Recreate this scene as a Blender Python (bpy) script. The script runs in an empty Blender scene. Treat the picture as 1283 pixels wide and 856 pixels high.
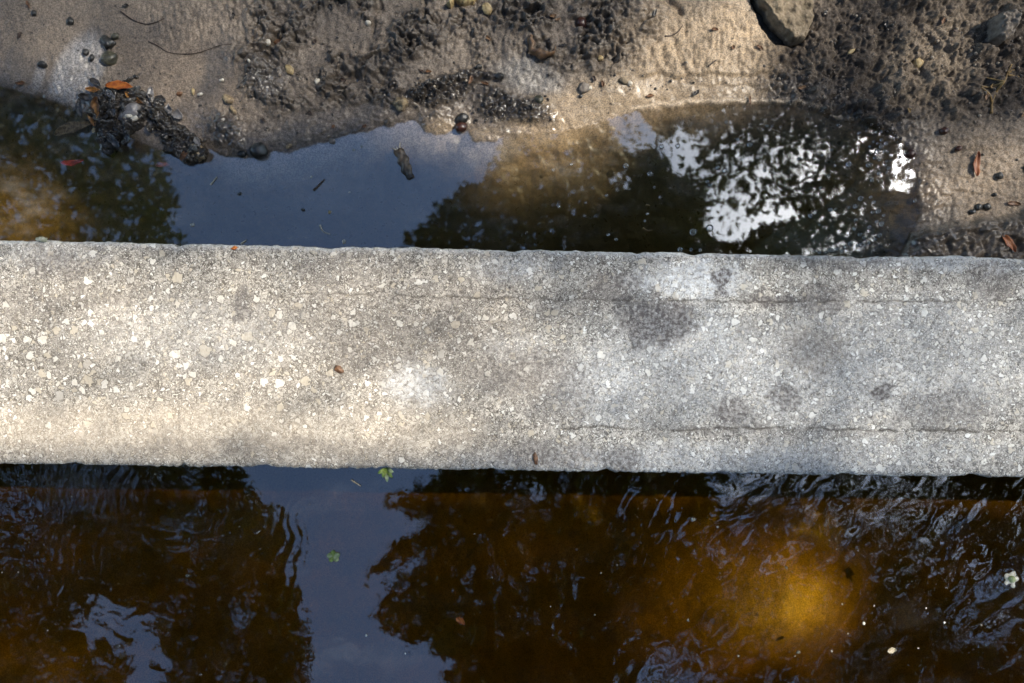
import bpy, bmesh, math, random
import numpy as np
from mathutils import Vector, Matrix

R = math.radians
random.seed(7)
rng = np.random.default_rng(11)
C = bpy.context.scene.collection
scene = bpy.context.scene

# ------------------------------------------------------------------ camera geometry
F = 969.0            # focal length in pixels of the 1283 px wide photograph
HC = 1.30            # camera height above the water
WALL_Z = 0.20        # top of the concrete wall above the water
CX, CY = 641.5, 428.0

def at(px, py, z=0.0):
    k = (HC - z) / F
    return Vector(((px - CX) * k, (CY - py) * k, z))

def mpp(z=0.0):
    return (HC - z) / F

SUN_EL = R(50); SUN_AZ = math.atan2(0.31, 0.95)      # direction towards the sun
SUN = Vector((math.cos(SUN_EL) * math.cos(SUN_AZ), math.cos(SUN_EL) * math.sin(SUN_AZ), math.sin(SUN_EL)))

# ------------------------------------------------------------------ noise
def _hash(ix, iy, seed):
    h = (ix.astype(np.int64) * 374761393 + iy.astype(np.int64) * 668265263 + seed * 974634777) & 0xFFFFFFFF
    h = ((h ^ (h >> 13)) * 1274126177) & 0xFFFFFFFF
    h = ((h ^ (h >> 16)) * 2246822519) & 0xFFFFFFFF
    return ((h ^ (h >> 15)) & 0xFFFFFF) / float(0x1000000)

def perlin(x, y, seed=0):
    x = np.asarray(x, float); y = np.asarray(y, float)
    ix = np.floor(x); iy = np.floor(y); fx = x - ix; fy = y - iy
    u = fx * fx * fx * (fx * (fx * 6 - 15) + 10); v = fy * fy * fy * (fy * (fy * 6 - 15) + 10)
    def g(a, b):
        t = _hash(ix + a, iy + b, seed) * 2 * np.pi
        return np.cos(t) * (fx - a) + np.sin(t) * (fy - b)
    n0 = g(0, 0) * (1 - u) + g(1, 0) * u
    n1 = g(0, 1) * (1 - u) + g(1, 1) * u
    return (n0 * (1 - v) + n1 * v) * 1.5

def fbm(x, y, seed=0, oct=4, gain=0.5):
    s = 0; a = 1; t = 0
    for o in range(oct):
        s = s + a * perlin(x * 2 ** o + 17.3 * o, y * 2 ** o - 9.1 * o, seed + o); t += a; a *= gain
    return s / t

def worley(x, y, seed=0):
    x = np.asarray(x, float); y = np.asarray(y, float)
    ix = np.floor(x); iy = np.floor(y)
    f1 = np.full(x.shape, 9.0); f2 = np.full(x.shape, 9.0); rid = np.zeros(x.shape)
    for a in (-1, 0, 1):
        for b in (-1, 0, 1):
            cx = ix + a; cy = iy + b
            qx = cx + _hash(cx, cy, seed + 51); qy = cy + _hash(cx, cy, seed + 77)
            d = np.hypot(qx - x, qy - y); r = _hash(cx, cy, seed + 91)
            near = d < f1
            f2 = np.where(near, f1, np.minimum(f2, d)); rid = np.where(near, r, rid); f1 = np.where(near, d, f1)
    return f1, f2, rid

def sstep(a, b, x):
    t = np.clip((x - a) / (b - a), 0, 1)
    return t * t * (3 - 2 * t)

def sdf_poly(px, py, poly):
    """signed distance in the polygon's units, positive inside"""
    P = np.asarray(poly, float); n = len(P)
    best = np.full(px.shape, 1e9); ins = np.zeros(px.shape, bool)
    for i in range(n):
        ax, ay = P[i]; bx, by = P[(i + 1) % n]
        dx, dy = bx - ax, by - ay
        t = np.clip(((px - ax) * dx + (py - ay) * dy) / (dx * dx + dy * dy + 1e-12), 0, 1)
        best = np.minimum(best, np.hypot(px - ax - t * dx, py - ay - t * dy))
        c = ((ay > py) != (by > py))
        with np.errstate(divide='ignore', invalid='ignore'):
            xi = (bx - ax) * (py - ay) / (by - ay if by != ay else 1e-12) + ax
        ins ^= c & (px < xi)
    return np.where(ins, best, -best)

def ell(px, py, cx, cy, rx, ry, rot=0.0, soft=0.5):
    c, s = math.cos(R(rot)), math.sin(R(rot))
    dx, dy = px - cx, py - cy
    u = (dx * c + dy * s) / rx; v = (-dx * s + dy * c) / ry
    return 1 - sstep(1 - soft, 1 + soft, np.hypot(u, v))

def linedist(px, py, pts):
    best = np.full(np.shape(px), 1e9)
    for (ax, ay), (bx, by) in zip(pts[:-1], pts[1:]):
        dx, dy = bx - ax, by - ay
        t = np.clip(((px - ax) * dx + (py - ay) * dy) / (dx * dx + dy * dy), 0, 1)
        best = np.minimum(best, np.hypot(px - ax - t * dx, py - ay - t * dy))
    return best

# ------------------------------------------------------------------ object helpers
def tag(o, label=None, cat=None, group=None, kind=None):
    if label: o['label'] = label
    if cat: o['category'] = cat
    if group: o['group'] = group
    if kind: o['kind'] = kind
    return o

def link(name, me, mat=None, parent=None, smooth=True):
    o = bpy.data.objects.new(name, me); C.objects.link(o)
    if mat: me.materials.append(mat)
    if parent: o.parent = parent
    if smooth and len(me.polygons):
        me.polygons.foreach_set('use_smooth', np.ones(len(me.polygons), bool))
    return o

def empty(name, loc=(0, 0, 0), rz=0.0):
    o = bpy.data.objects.new(name, None); C.objects.link(o)
    o.location = loc; o.rotation_euler = (0, 0, rz); o.empty_display_size = 0.05
    return o

def mesh_np(name, V, Q):
    """V (n,3), Q (m,k) faces of k corners"""
    V = np.ascontiguousarray(V, np.float32); Q = np.ascontiguousarray(Q, np.int32)
    me = bpy.data.meshes.new(name)
    m, k = Q.shape
    me.vertices.add(len(V)); me.vertices.foreach_set('co', V.ravel())
    me.loops.add(m * k); me.loops.foreach_set('vertex_index', Q.ravel())
    me.polygons.add(m); me.polygons.foreach_set('loop_start', np.arange(0, m * k, k, dtype=np.int32))
    me.update(calc_edges=True); me.validate()
    return me

def grid_faces(nx, ny):
    i = np.arange(ny - 1)[:, None] * nx + np.arange(nx - 1)[None, :]
    return np.stack([i, i + 1, i + 1 + nx, i + nx], -1).reshape(-1, 4)

def vcol(me, name, rgb, a=None):
    rgb = np.asarray(rgb, float).reshape(-1, 3)
    al = np.ones((len(rgb), 1)) if a is None else np.asarray(a, float).reshape(-1, 1)
    at_ = me.attributes.new(name, 'FLOAT_COLOR', 'POINT')
    at_.data.foreach_set('color', np.hstack([rgb, al]).astype(np.float32).ravel())

def clean_grid(V, Q, keep):
    """drop faces with no kept vertex, and unused vertices"""
    Q = Q[keep[Q].any(1)]
    used = np.unique(Q); mp = np.full(len(V), -1); mp[used] = np.arange(len(used))
    return V[used], mp[Q], used

# ------------------------------------------------------------------ node helper
class NT:
    def __init__(s, name):
        s.m = bpy.data.materials.new(name); s.m.use_nodes = True
        s.t = s.m.node_tree; s.t.nodes.clear()
        s.out = s.t.nodes.new('ShaderNodeOutputMaterial')
    def n(s, typ, inp=None, **props):
        nd = s.t.nodes.new('ShaderNode' + typ)
        for k, v in props.items(): setattr(nd, k, v)
        for k, v in (inp or {}).items(): s.set(nd.inputs[k], v)
        return nd
    def set(s, sock, v):
        if isinstance(v, bpy.types.Node): v = v.outputs[0]
        if isinstance(v, bpy.types.NodeSocket): s.t.links.new(v, sock)
        else:
            if hasattr(sock.default_value, '__len__') and not hasattr(v, '__len__'):
                v = (v,) * len(sock.default_value)
            elif hasattr(sock.default_value, '__len__') and len(sock.default_value) == 4 and len(v) == 3: v = (*v, 1)
            sock.default_value = v
    def math(s, op, a, b=0.0, c=None, clamp=False):
        nd = s.n('Math', operation=op, use_clamp=clamp); s.set(nd.inputs[0], a); s.set(nd.inputs[1], b)
        if c is not None: s.set(nd.inputs[2], c)
        return nd.outputs[0]
    def mix(s, f, a, b, mode='MIX'):
        nd = s.n('Mix', data_type='RGBA', blend_type=mode)
        s.set(nd.inputs[0], f); s.set(nd.inputs[6], a); s.set(nd.inputs[7], b)
        return nd.outputs[2]
    def mr(s, v, a, b, c=0.0, d=1.0, smooth=True):
        nd = s.n('MapRange', interpolation_type='SMOOTHSTEP' if smooth else 'LINEAR')
        for i, q in enumerate((v, a, b, c, d)): s.set(nd.inputs[i], q)
        return nd.outputs[0]
    def noise(s, vec, scale, detail=3, rough=0.55):
        nd = s.n('TexNoise', {'Vector': vec, 'Scale': scale, 'Detail': detail, 'Roughness': rough})
        return nd
    def vor(s, vec, scale, feature='F1'):
        return s.n('TexVoronoi', {'Vector': vec, 'Scale': scale}, feature=feature)
    def attr(s, name):
        return s.n('Attribute', attribute_name=name)
    def sep(s, c):
        return s.n('SeparateColor', {0: c})
    def done(s, surf, vol=None):
        s.t.links.new(surf.outputs[0], s.out.inputs[0])
        if vol: s.t.links.new(vol.outputs[0], s.out.inputs[1])
        return s.m

def pos(T):
    return T.n('TexCoord').outputs['Object']

def simple(name, col, col2=None, scale=120, rough=0.6, bump=0.0, bscale=None, spec=0.5, trans=0.0):
    T = NT(name); p = pos(T)
    nz = T.noise(p, scale, 4, 0.6)
    f = T.mr(nz.outputs[0], 0.35, 0.65)
    c = T.mix(f, col, col2 or tuple(v * 0.55 for v in col))
    b = T.n('BsdfPrincipled', {'Base Color': c, 'Roughness': rough, 'Specular IOR Level': spec})
    if bump:
        bn = T.noise(p, bscale or scale * 2, 4, 0.6)
        T.set(b.inputs['Normal'], T.n('Bump', {'Height': bn.outputs[0], 'Strength': 1.0, 'Distance': bump}))
    if trans:
        tr = T.n('BsdfTranslucent', {'Color': c})
        return T.done(T.n('MixShader', {0: trans, 1: b.outputs[0], 2: tr.outputs[0]}))
    return T.done(b)

# ------------------------------------------------------------------ materials
def mat_concrete():
    T = NT('weathered_concrete'); p0 = pos(T)
    mac = T.sep(T.attr('macro').outputs['Color'])          # R stain, G warm, B pale
    agg = T.attr('macro').outputs['Alpha']                 # share of large aggregate
    crack = T.attr('crack').outputs['Fac']
    dn = T.noise(p0, 130, 2)
    off = T.n('VectorMath', {0: dn.outputs['Color'], 1: (0.5, 0.5, 0.5)}, operation='SUBTRACT')
    off = T.n('VectorMath', {0: off, 'Scale': 0.014}, operation='SCALE')
    p = T.n('VectorMath', {0: p0, 1: off}, operation='ADD').outputs[0]
    # sand grains
    v3 = T.vor(p, 420); g3 = T.sep(v3.outputs['Color'])
    v4 = T.vor(p, 230); g4 = T.sep(v4.outputs['Color'])
    n1 = T.noise(p0, 38, 5, 0.65).outputs[0]
    n2 = T.noise(p0, 9, 4, 0.6).outputs[0]
    grain = T.math('ADD', T.math('MULTIPLY', g3.outputs[0], 0.55), T.math('MULTIPLY', g4.outputs[1], 0.45))
    mtx = T.mix(T.mr(grain, 0.15, 0.8), (0.085, 0.074, 0.063), (0.63, 0.585, 0.51))
    mtx = T.mix(T.mr(n1, 0.35, 0.7, 0.0, 0.55), mtx, (0.44, 0.41, 0.365))
    mtx = T.mix(T.mr(n2, 0.35, 0.65, 0.0, 0.35), mtx, (0.22, 0.20, 0.18))
    ed = T.vor(p, 330, 'DISTANCE_TO_EDGE').outputs['Distance']
    gap = T.math('MULTIPLY', T.mr(ed, 0.02, 0.14, 1.0, 0.0), T.mr(T.noise(p0, 75, 3).outputs[0], 0.42, 0.62))
    mtx = T.mix(T.math('MULTIPLY', gap, 0.8), mtx, (0.085, 0.074, 0.064))
    col = mtx
    height = T.math('MULTIPLY', grain, 0.35)
    for scale, thr, rmin, rmax, seed in ((300, 0.36, 0.24, 0.50, 0), (150, 0.52, 0.20, 0.50, 1), (82, 0.80, 0.16, 0.48, 2), (48, 0.98, 0.14, 0.42, 3)):
        off2 = T.n('VectorMath', {0: p, 1: (seed * 3.7, seed * 1.9, 0)}, operation='ADD').outputs[0]
        v = T.vor(off2, scale); c = T.sep(v.outputs['Color'])
        r = T.mr(c.outputs[1], 0, 1, rmin, rmax, False)
        t = T.math('SUBTRACT', thr + 0.12, T.math('MULTIPLY', agg, 0.46))
        pres = T.mr(c.outputs[0], t, T.math('ADD', t, 0.01))
        d = T.math('SUBTRACT', v.outputs['Distance'], r)
        w = (0.12, 0.08, 0.05, 0.03)[seed]
        inn = T.math('MULTIPLY', T.mr(d, -w, 0.0, 1.0, 0.0), pres)
        ring = T.math('MULTIPLY', T.math('MULTIPLY', T.mr(d, -w * 0.6, w * 0.3), T.mr(d, w * 0.5, w * 2.0, 1.0, 0.0)), pres)
        warmw = T.mix(c.outputs[2], (0.80, 0.78, 0.73), (0.58, 0.53, 0.44))
        warmw = T.mix(T.mr(c.outputs[1], 0.86, 0.9), warmw, (0.50, 0.44, 0.345))
        warmw = T.mix(T.mr(c.outputs[2], 0.78, 0.80, 0.0, 0.75), warmw, (0.36, 0.34, 0.315))
        warmw = T.mix(T.mr(T.noise(p0, 330, 3, 0.7).outputs[0], 0.4, 0.68, 0.0, 0.40), warmw, (0.45, 0.41, 0.36))
        col = T.mix(T.math('MULTIPLY', ring, 0.75), col, (0.055, 0.047, 0.04))
        col = T.mix(T.math('MULTIPLY', inn, 0.92), col, warmw)
        height = T.math('ADD', height, T.math('SUBTRACT', T.math('MULTIPLY', inn, 0.6), T.math('MULTIPLY', ring, 0.3)))
    # pale patches, warm wash with sun warmth painted in, stains, cracks
    sp = T.noise(p0, 170, 4, 0.7).outputs[0]
    pale = T.math('MULTIPLY', mac.outputs[2], T.mr(sp, 0.36, 0.60, 0.15, 1.0))
    col = T.mix(T.math('MULTIPLY', pale, 0.75), col, (0.67, 0.68, 0.69))
    col = T.mix(T.math('MULTIPLY', mac.outputs[1], 0.5), col, (0.54, 0.45, 0.34))
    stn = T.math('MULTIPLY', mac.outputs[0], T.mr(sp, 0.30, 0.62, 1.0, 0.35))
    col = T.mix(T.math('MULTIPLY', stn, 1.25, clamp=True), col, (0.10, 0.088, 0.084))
    col = T.mix(T.math('MULTIPLY', crack, 0.85), col, (0.05, 0.043, 0.036))
    col = T.mix(T.attr('cool_shade').outputs['Fac'], col, T.mix(1.0, col, (0.90, 0.97, 1.06), 'MULTIPLY'))  # blue skylight of the shaded right half painted into the concrete
    b = T.n('BsdfPrincipled', {'Base Color': col, 'Roughness': 0.88, 'Specular IOR Level': 0.25})
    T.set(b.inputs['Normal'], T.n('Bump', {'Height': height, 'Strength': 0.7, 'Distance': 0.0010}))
    return T.done(b)

def mat_ground():
    T = NT('wet_mud'); p = pos(T)
    a = T.attr('tone'); w = a.outputs['Alpha']
    fine = T.noise(p, 420, 4, 0.65).outputs[0]; mid = T.noise(p, 90, 4, 0.6).outputs[0]
    c = T.mix(T.mr(fine, 0.36, 0.64, 0.0, 1.0), T.mix(0.5, a.outputs['Color'], (0.02, 0.017, 0.014)), T.mix(1.0, a.outputs['Color'], (1.35, 1.31, 1.26), 'MULTIPLY'))
    c = T.mix(T.mr(mid, 0.4, 0.75, 0.0, 0.35), c, (0.06, 0.05, 0.042))
    rough = T.math('SUBTRACT', T.mr(w, 0, 1, 0.80, 0.22, False), T.math('MULTIPLY', T.math('SUBTRACT', mid, 0.5), 0.25))
    b = T.n('BsdfPrincipled', {'Base Color': c, 'Roughness': rough, 'Specular IOR Level': T.mr(w, 0, 1, 0.25, 0.6, False)})
    hgt = T.math('ADD', T.math('MULTIPLY', fine, 0.6), T.math('MULTIPLY', T.noise(p, 1100, 2).outputs[0], 0.3))
    T.set(b.inputs['Normal'], T.n('Bump', {'Height': hgt, 'Strength': T.mr(w, 0.35, 0.9, 0.55, 0.16, False), 'Distance': 0.0016}))
    return T.done(b)

def mat_water(name, ior, bump, bscale, film):
    T = NT(name); p = pos(T)
    nz = T.noise(p, bscale, 3, 0.5).outputs[0]
    nrm = T.n('Bump', {'Height': nz, 'Strength': 1.0, 'Distance': bump}).outputs[0]
    # the same reflectance seen from above and from below (Schlick), as the sheet does not bend the rays
    f0 = ((ior - 1) / (ior + 1)) ** 2
    cs = T.math('ABSOLUTE', T.n('VectorMath', {0: nrm, 1: T.n('NewGeometry').outputs['Incoming']}, operation='DOT_PRODUCT').outputs['Value'])
    fr = T.n('Math', {0: T.math('MULTIPLY', T.math('POWER', T.math('SUBTRACT', 1.0, cs, clamp=True), 5.0), 1 - f0), 1: f0}, operation='ADD', use_clamp=True)
    gl = T.n('BsdfGlossy', {'Color': (1, 1, 1), 'Roughness': 0.012, 'Normal': nrm})
    tr = T.n('BsdfTransparent', {'Color': (1, 1, 1)})
    # a thin dusty film in wisps
    fw = T.n('Mapping', {'Vector': p, 'Scale': (1.0, 2.2, 1.0), 'Rotation': (0, 0, 0.35)}).outputs[0]
    fm = T.math('MULTIPLY', T.mr(T.noise(fw, 9, 7, 0.65).outputs[0], 0.46, 0.72), film)
    tr = T.n('MixShader', {0: fm, 1: tr.outputs[0], 2: T.n('BsdfDiffuse', {'Color': (0.42, 0.40, 0.37)}).outputs[0]})
    sf = T.n('MixShader', {0: fr.outputs[0], 1: tr.outputs[0], 2: gl.outputs[0]})
    # tea-coloured water: red passes, blue is taken out first
    k = WATER_K
    dens = max(k)
    vol = T.n('VolumeAbsorption', {'Color': tuple(1 - v / dens for v in k), 'Density': dens})
    return T.done(sf, vol)

WATER_K = (2.2, 3.3, 9.5)

def mat_leaf(name, c1, c2, trans=0.35):
    T = NT(name); p = pos(T)
    nz = T.noise(p, 1.3, 2).outputs[0]
    c = T.mix(T.mr(nz, 0.35, 0.65), c1, c2)
    b = T.n('BsdfPrincipled', {'Base Color': c, 'Roughness': 0.5, 'Specular IOR Level': 0.4})
    t = T.n('BsdfTranslucent', {'Color': T.mix(1.0, c, (1.2, 1.1, 0.5), 'MULTIPLY')})
    return T.done(T.n('MixShader', {0: trans, 1: b.outputs[0], 2: t.outputs[0]}))

M = {
    'concrete': mat_concrete(), 'mud': mat_ground(),
    'pool': mat_water('pool_water_surface', 1.66, 0.00003, 30, 0.10), 'stream': mat_water('stream_water_surface', 1.66, 0.0001, 40, 0.015),
    'leaf_dark': mat_leaf('tree_leaves_dark', (0.035, 0.06, 0.018), (0.06, 0.085, 0.025), 0.25),
    'leaf_mid': mat_leaf('tree_leaves_mid', (0.05, 0.085, 0.022), (0.085, 0.10, 0.035), 0.2),
    'bark': simple('tree_bark', (0.10, 0.075, 0.055), (0.05, 0.038, 0.03), 9, 0.9, 0.01, 25),
    'pale_rock': simple('pale_sandy_rock', (0.25, 0.20, 0.14), (0.13, 0.105, 0.072), 60, 0.9, 0.003, 200, 0.2),
    'grey_rock': simple('grey_rock', (0.22, 0.185, 0.15), (0.10, 0.085, 0.07), 90, 0.6, 0.001, 300),
    'wet_grey': simple('wet_grey_stone', (0.20, 0.19, 0.185), (0.13, 0.12, 0.115), 90, 0.28, 0.0006, 300, 0.6),
    'dark_stone': simple('wet_dark_stone', (0.030, 0.029, 0.026), (0.014, 0.013, 0.012), 120, 0.30, 0.0009, 300, 0.6),
    'olive_stone': simple('olive_brown_stone', (0.085, 0.08, 0.05), (0.03, 0.028, 0.02), 120, 0.32, 0.0007, 300, 0.6),
    'red_seed': simple('reddish_brown_seed', (0.055, 0.022, 0.014), (0.025, 0.010, 0.008), 150, 0.30, 0.0004, 400, 0.5),
    'tan_lump': simple('tan_lump', (0.36, 0.27, 0.15), (0.14, 0.10, 0.06), 180, 0.6, 0.0015, 300),
    'yellow_chip': simple('yellow_chip', (0.44, 0.34, 0.17), (0.24, 0.17, 0.08), 150, 0.5, 0.0006, 300),
    'white_chip': simple('white_chip', (0.56, 0.52, 0.44), (0.38, 0.34, 0.27), 150, 0.5, 0.0004, 300),
    'brown_chip': simple('brown_chip', (0.16, 0.075, 0.03), (0.07, 0.035, 0.018), 150, 0.5, 0.0006, 300),
    'orange_leaf': simple('orange_leaf', (0.52, 0.17, 0.03), (0.30, 0.075, 0.018), 110, 0.42, 0.0005, 200, 0.4, 0.15),
    'rust_leaf': simple('rust_leaf', (0.36, 0.13, 0.05), (0.20, 0.065, 0.028), 110, 0.45, 0.0005, 200, 0.4, 0.1),
    'amber_leaf': simple('amber_leaf', (0.42, 0.20, 0.05), (0.09, 0.04, 0.015), 90, 0.35, 0.0006, 200, 0.5, 0.1),
    'red_leaf': simple('red_sunken_leaf', (0.36, 0.035, 0.03), (0.15, 0.015, 0.014), 130, 0.5, 0.0004, 200),
    'pink_leaf': simple('pinkish_sunken_leaf', (0.30, 0.10, 0.075), (0.17, 0.06, 0.045), 130, 0.5, 0.0004, 200),
    'brown_leaf': simple('speckled_brown_leaf', (0.27, 0.19, 0.10), (0.10, 0.065, 0.035), 240, 0.45, 0.0006, 300, 0.4, 0.1),
    'bark_bit': simple('floating_bark', (0.15, 0.10, 0.055), (0.022, 0.016, 0.012), 70, 0.35, 0.0012, 250, 0.5),
    'twig': simple('dark_twig', (0.06, 0.036, 0.024), (0.025, 0.017, 0.013), 150, 0.55),
    'straw': simple('pale_straw', (0.50, 0.45, 0.36), (0.35, 0.30, 0.22), 150, 0.5),
    'sprig': simple('dry_sprig', (0.26, 0.17, 0.06), (0.11, 0.07, 0.03), 90, 0.6),
    'green': simple('fresh_green', (0.30, 0.40, 0.10), (0.16, 0.25, 0.05), 200, 0.45, 0.0003, 300, 0.4, 0.2),
    'pale_green': simple('pale_green', (0.50, 0.56, 0.32), (0.30, 0.40, 0.16), 200, 0.45, 0.0003, 300, 0.4, 0.2),
    'litter': simple('black_wet_litter', (0.022, 0.019, 0.016), (0.05, 0.042, 0.034), 140, 0.22, 0.0012, 280, 0.7),
    'petal': simple('cream_petal', (0.80, 0.78, 0.70), (0.60, 0.58, 0.46), 150, 0.45, 0.0003, 200, 0.4, 0.2),
    'fleck_dull': simple('dull_fleck', (0.34, 0.30, 0.22), (0.18, 0.15, 0.10), 300, 0.6),
    'curl': simple('curled_brown_leaf', (0.22, 0.125, 0.06), (0.06, 0.035, 0.02), 130, 0.5, 0.0012, 220),
    'moss': simple('grey_moss', (0.40, 0.40, 0.33), (0.20, 0.21, 0.15), 200, 0.9),
}

def mat_bubble():
    T = NT('bubble_film')
    fr = T.n('Fresnel', {'IOR': 1.7})
    gl = T.n('BsdfGlossy', {'Color': (1, 1, 1), 'Roughness': 0.03})
    tr = T.n('BsdfTransparent', {'Color': (0.95, 0.95, 0.95)})
    df = T.n('BsdfDiffuse', {'Color': (0.75, 0.74, 0.70)})
    a = T.n('MixShader', {0: 0.07, 1: tr.outputs[0], 2: df.outputs[0]})
    return T.done(T.n('MixShader', {0: fr.outputs[0], 1: a.outputs[0], 2: gl.outputs[0]}))
M['bubble'] = mat_bubble()

# ------------------------------------------------------------------ ground (mud bank and bed), one sheet
POOL = [(-2500, 60), (-400, 100), (-60, 104), (0, 108), (45, 120), (95, 135), (135, 158), (190, 185), (225, 195), (262, 186), (285, 196), (312, 197), (335, 192),
        (365, 190), (392, 181), (425, 172), (475, 160), (520, 153), (533, 163), (548, 170), (563, 166), (572, 158), (588, 162), (592, 176), (620, 176), (640, 168), (700, 166),
        (755, 153), (790, 141), (845, 133), (920, 131), (985, 132), (1040, 141), (1085, 150), (1118, 166), (1140, 184), (1150, 225), (1154, 268),
        (1146, 290), (1132, 318), (1128, 700), (-2500, 700)]

def ground_fields(X, Y):
    px = CX + X * F / HC; py = CY - Y * F / HC
    w1 = fbm(px / 40, py / 40, 3); w2 = fbm(px / 40, py / 40, 9)
    wx = px + 12 * w1; wy = py + 12 * w2
    d = sdf_poly(px + 5 * fbm(px / 18, py / 18, 21, 3), py + 5 * fbm(px / 18, py / 18, 22, 3), POOL)
    land = np.clip(-d, 0, None) / 745.0; wat = np.clip(d, 0, None) / 745.0
    h = np.where(d < 0, 0.0012 + 0.16 * np.minimum(land, 0.02) + 0.07 * np.minimum(land, 3.0), -0.26 * np.minimum(wat, 0.6) ** 0.9)
    h = np.maximum(h, -0.085)
    is_land = sstep(6, -4, d)
    # --- zones of the bank
    Er = lambda *a, **k: ell(wx, wy, *a, **k)
    rough_r = np.clip(Er(1180, 50, 200, 105, 0, soft=0.25) + Er(1040, 110, 85, 55, 15, soft=0.35), 0, 1) * is_land
    clump = np.clip(Er(430, 100, 130, 60, 10, soft=0.4) + Er(430, 15, 125, 45, 0, soft=0.4) + 0.8 * Er(690, 15, 90, 30, 0, soft=0.4) + Er(530, 60, 75, 55, 0, soft=0.4)
                    + Er(730, 40, 80, 50, 0, soft=0.5) + Er(360, 60, 40, 70, 0, soft=0.5), 0, 1)
    clump *= 1 - np.clip(Er(430, 42, 36, 24, soft=0.35) + Er(505, 6, 30, 16, soft=0.3) + Er(440, 150, 90, 15, -8, soft=0.4) + Er(395, 75, 16, 20, soft=0.4), 0, 1)
    clump *= is_land * sstep(-0.35, 0.15, fbm(px / 60, py / 60, 31))
    outside = np.clip(sstep(-10, -80, py) + sstep(1290, 1360, px) + sstep(-10, -80, px), 0, 1) * is_land
    clump = np.maximum(clump, outside * sstep(-0.1, 0.3, fbm(px / 130, py / 90, 33, 4)))
    rim = np.clip(Er(548, 118, 46, 14, -14, soft=0.35) + Er(645, 137, 50, 17, 16, soft=0.35) + Er(604, 100, 26, 7, -5, soft=0.4) + Er(1080, 160, 60, 12, 22, soft=0.5)
                  + Er(285, 168, 26, 16, 35, soft=0.5), 0, 1) * sstep(10, -6, d)
    wrinkle = Er(265, 30, 80, 36, 0, soft=0.5) + Er(105, 100, 40, 45, 30, soft=0.4)
    sandy = np.clip(Er(850, 125, 180, 36, -4, soft=0.4) + Er(890, 60, 115, 62, 0, soft=0.45) + Er(720, 155, 90, 30, -8, soft=0.5) + Er(560, 172, 60, 20, soft=0.5), 0, 1)
    bumpy = np.clip(Er(880, 55, 110, 48, 0, soft=0.4) + Er(620, 60, 75, 50, 0, soft=0.5), 0, 1) * is_land
    palew = np.clip(Er(660, 98, 45, 18, 10, soft=0.4), 0, 1)
    tanr = Er(1215, 225, 95, 60, 0, soft=0.45)
    sheen = np.clip(ell(px, py, 100, 95, 28, 52, 28, soft=0.25) + 0.7 * ell(px, py, 52, 98, 6, 22, 20, soft=0.4), 0, 1)
    darkr = sstep(255, 285, py + 0.12 * (1283 - px) * -1 + 10 * w1) * sstep(1125, 1150, px) * is_land
    darkr = sstep(0, 14, sdf_poly(wx, wy, [(1125, 330), (1145, 300), (1180, 285), (1230, 277), (1300, 255), (1600, 240), (1600, 420), (1125, 420)]) + 6) * is_land
    # --- lumps
    def lumps(s, seed, thr=0.0):
        f1, f2, rid = worley((px + 2.5 * perlin(px / 6, py / 6, seed)) / s, (py + 2.5 * perlin(px / 6, py / 6, seed + 3)) / s, seed)
        return np.clip(1 - 1.35 * f1, 0, 1) ** 0.8 * np.where(rid > thr, 0.35 + 0.65 * rid, 0), rid
    L1, r1 = lumps(26, 101, 0.3); L2, r2 = lumps(12, 102, 0.25); L3, r3 = lumps(6.0, 103, 0.3)
    n_s = fbm(px / 90, py / 90, 41, 5); n_f = fbm(px / 14, py / 14, 43, 5, 0.6)
    ridged = 1 - np.abs(fbm(wx / 34, wy / 22, 47, 4)) * 2.6
    bank = is_land * 1.0
    h = h + bank * (0.007 * n_s + 0.0022 * n_f * (1 - 0.7 * Er(120, 70, 150, 80, soft=0.5)) * (1 - 0.8 * Er(850, 126, 190, 26, -3, soft=0.4)) + 0.0011 * fbm(px / 5, py / 5, 45, 3) * (1 - 0.85 * Er(850, 126, 190, 26, -3, soft=0.4)))
    h = h + rough_r * (0.018 * L1 * sstep(-0.3, 0.3, w1) + 0.0060 * L2 * (0.3 + sstep(-0.2, 0.3, w2)) + 0.0032 * L3 + 0.016 * fbm(px / 36, py / 30, 63, 6, 0.62) + 0.008 * np.clip(fbm(px / 30, py / 30, 61, 4), -1, 1))
    h = h + rough_r * 0.0022 * lumps(3.2, 104, 0.2)[0] + 0.0012 * (0.25 * is_land * (1 - sheen) + clump + rim) * lumps(3.6, 105, 0.2)[0]
    h = h + clump * (0.013 * np.clip(ridged, -0.3, 1) + 0.0055 * L2 * sstep(-0.2, 0.3, w1) + 0.0045 * L3)
    h = h + rim * (0.004 + 0.0075 * L2 + 0.0050 * L3)
    fineland = is_land * (1 - 0.85 * np.clip(sandy, 0, 1)) * (1 - sheen) * (0.35 + 0.65 * sstep(230, 360, px))
    h = h + fineland * (0.0022 * L3 + 0.0035 * L2 * sstep(0.05, 0.4, w2))
    h = h + wrinkle * is_land * 0.0022 * (perlin(wx / 5.5, wy / 13, 71) + 0.5 * perlin(px / 3, py / 6, 72))
    h = h + bumpy * (0.0026 * perlin(wx / 9, wy / 12, 73) + 0.0014 * perlin(px / 4.5, py / 7, 74)
                     + 0.0035 * Er(835, 75, 45, 28, soft=0.4) * perlin((wx - 0.3 * wy) / 10, wy / 60, 75))
    scarp = sstep(3, -3, py - (96 + 5 * perlin(px / 22, 0 * px, 76))) * sstep(780, 810, px) * sstep(1000, 960, px)
    h = h + 0.0045 * scarp
    scarp2 = sstep(2, -2, py - (108 + 4 * perlin(px / 14, 0 * px, 86))) * sstep(860, 880, px) * sstep(985, 940, px)
    h = h + 0.0018 * scarp2
    h = h + darkr * (0.010 + 0.006 * (1 - 2 * np.abs(fbm(wx / 40, wy / 26, 81, 4)) * 2) + 0.0015 * n_f)
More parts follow.
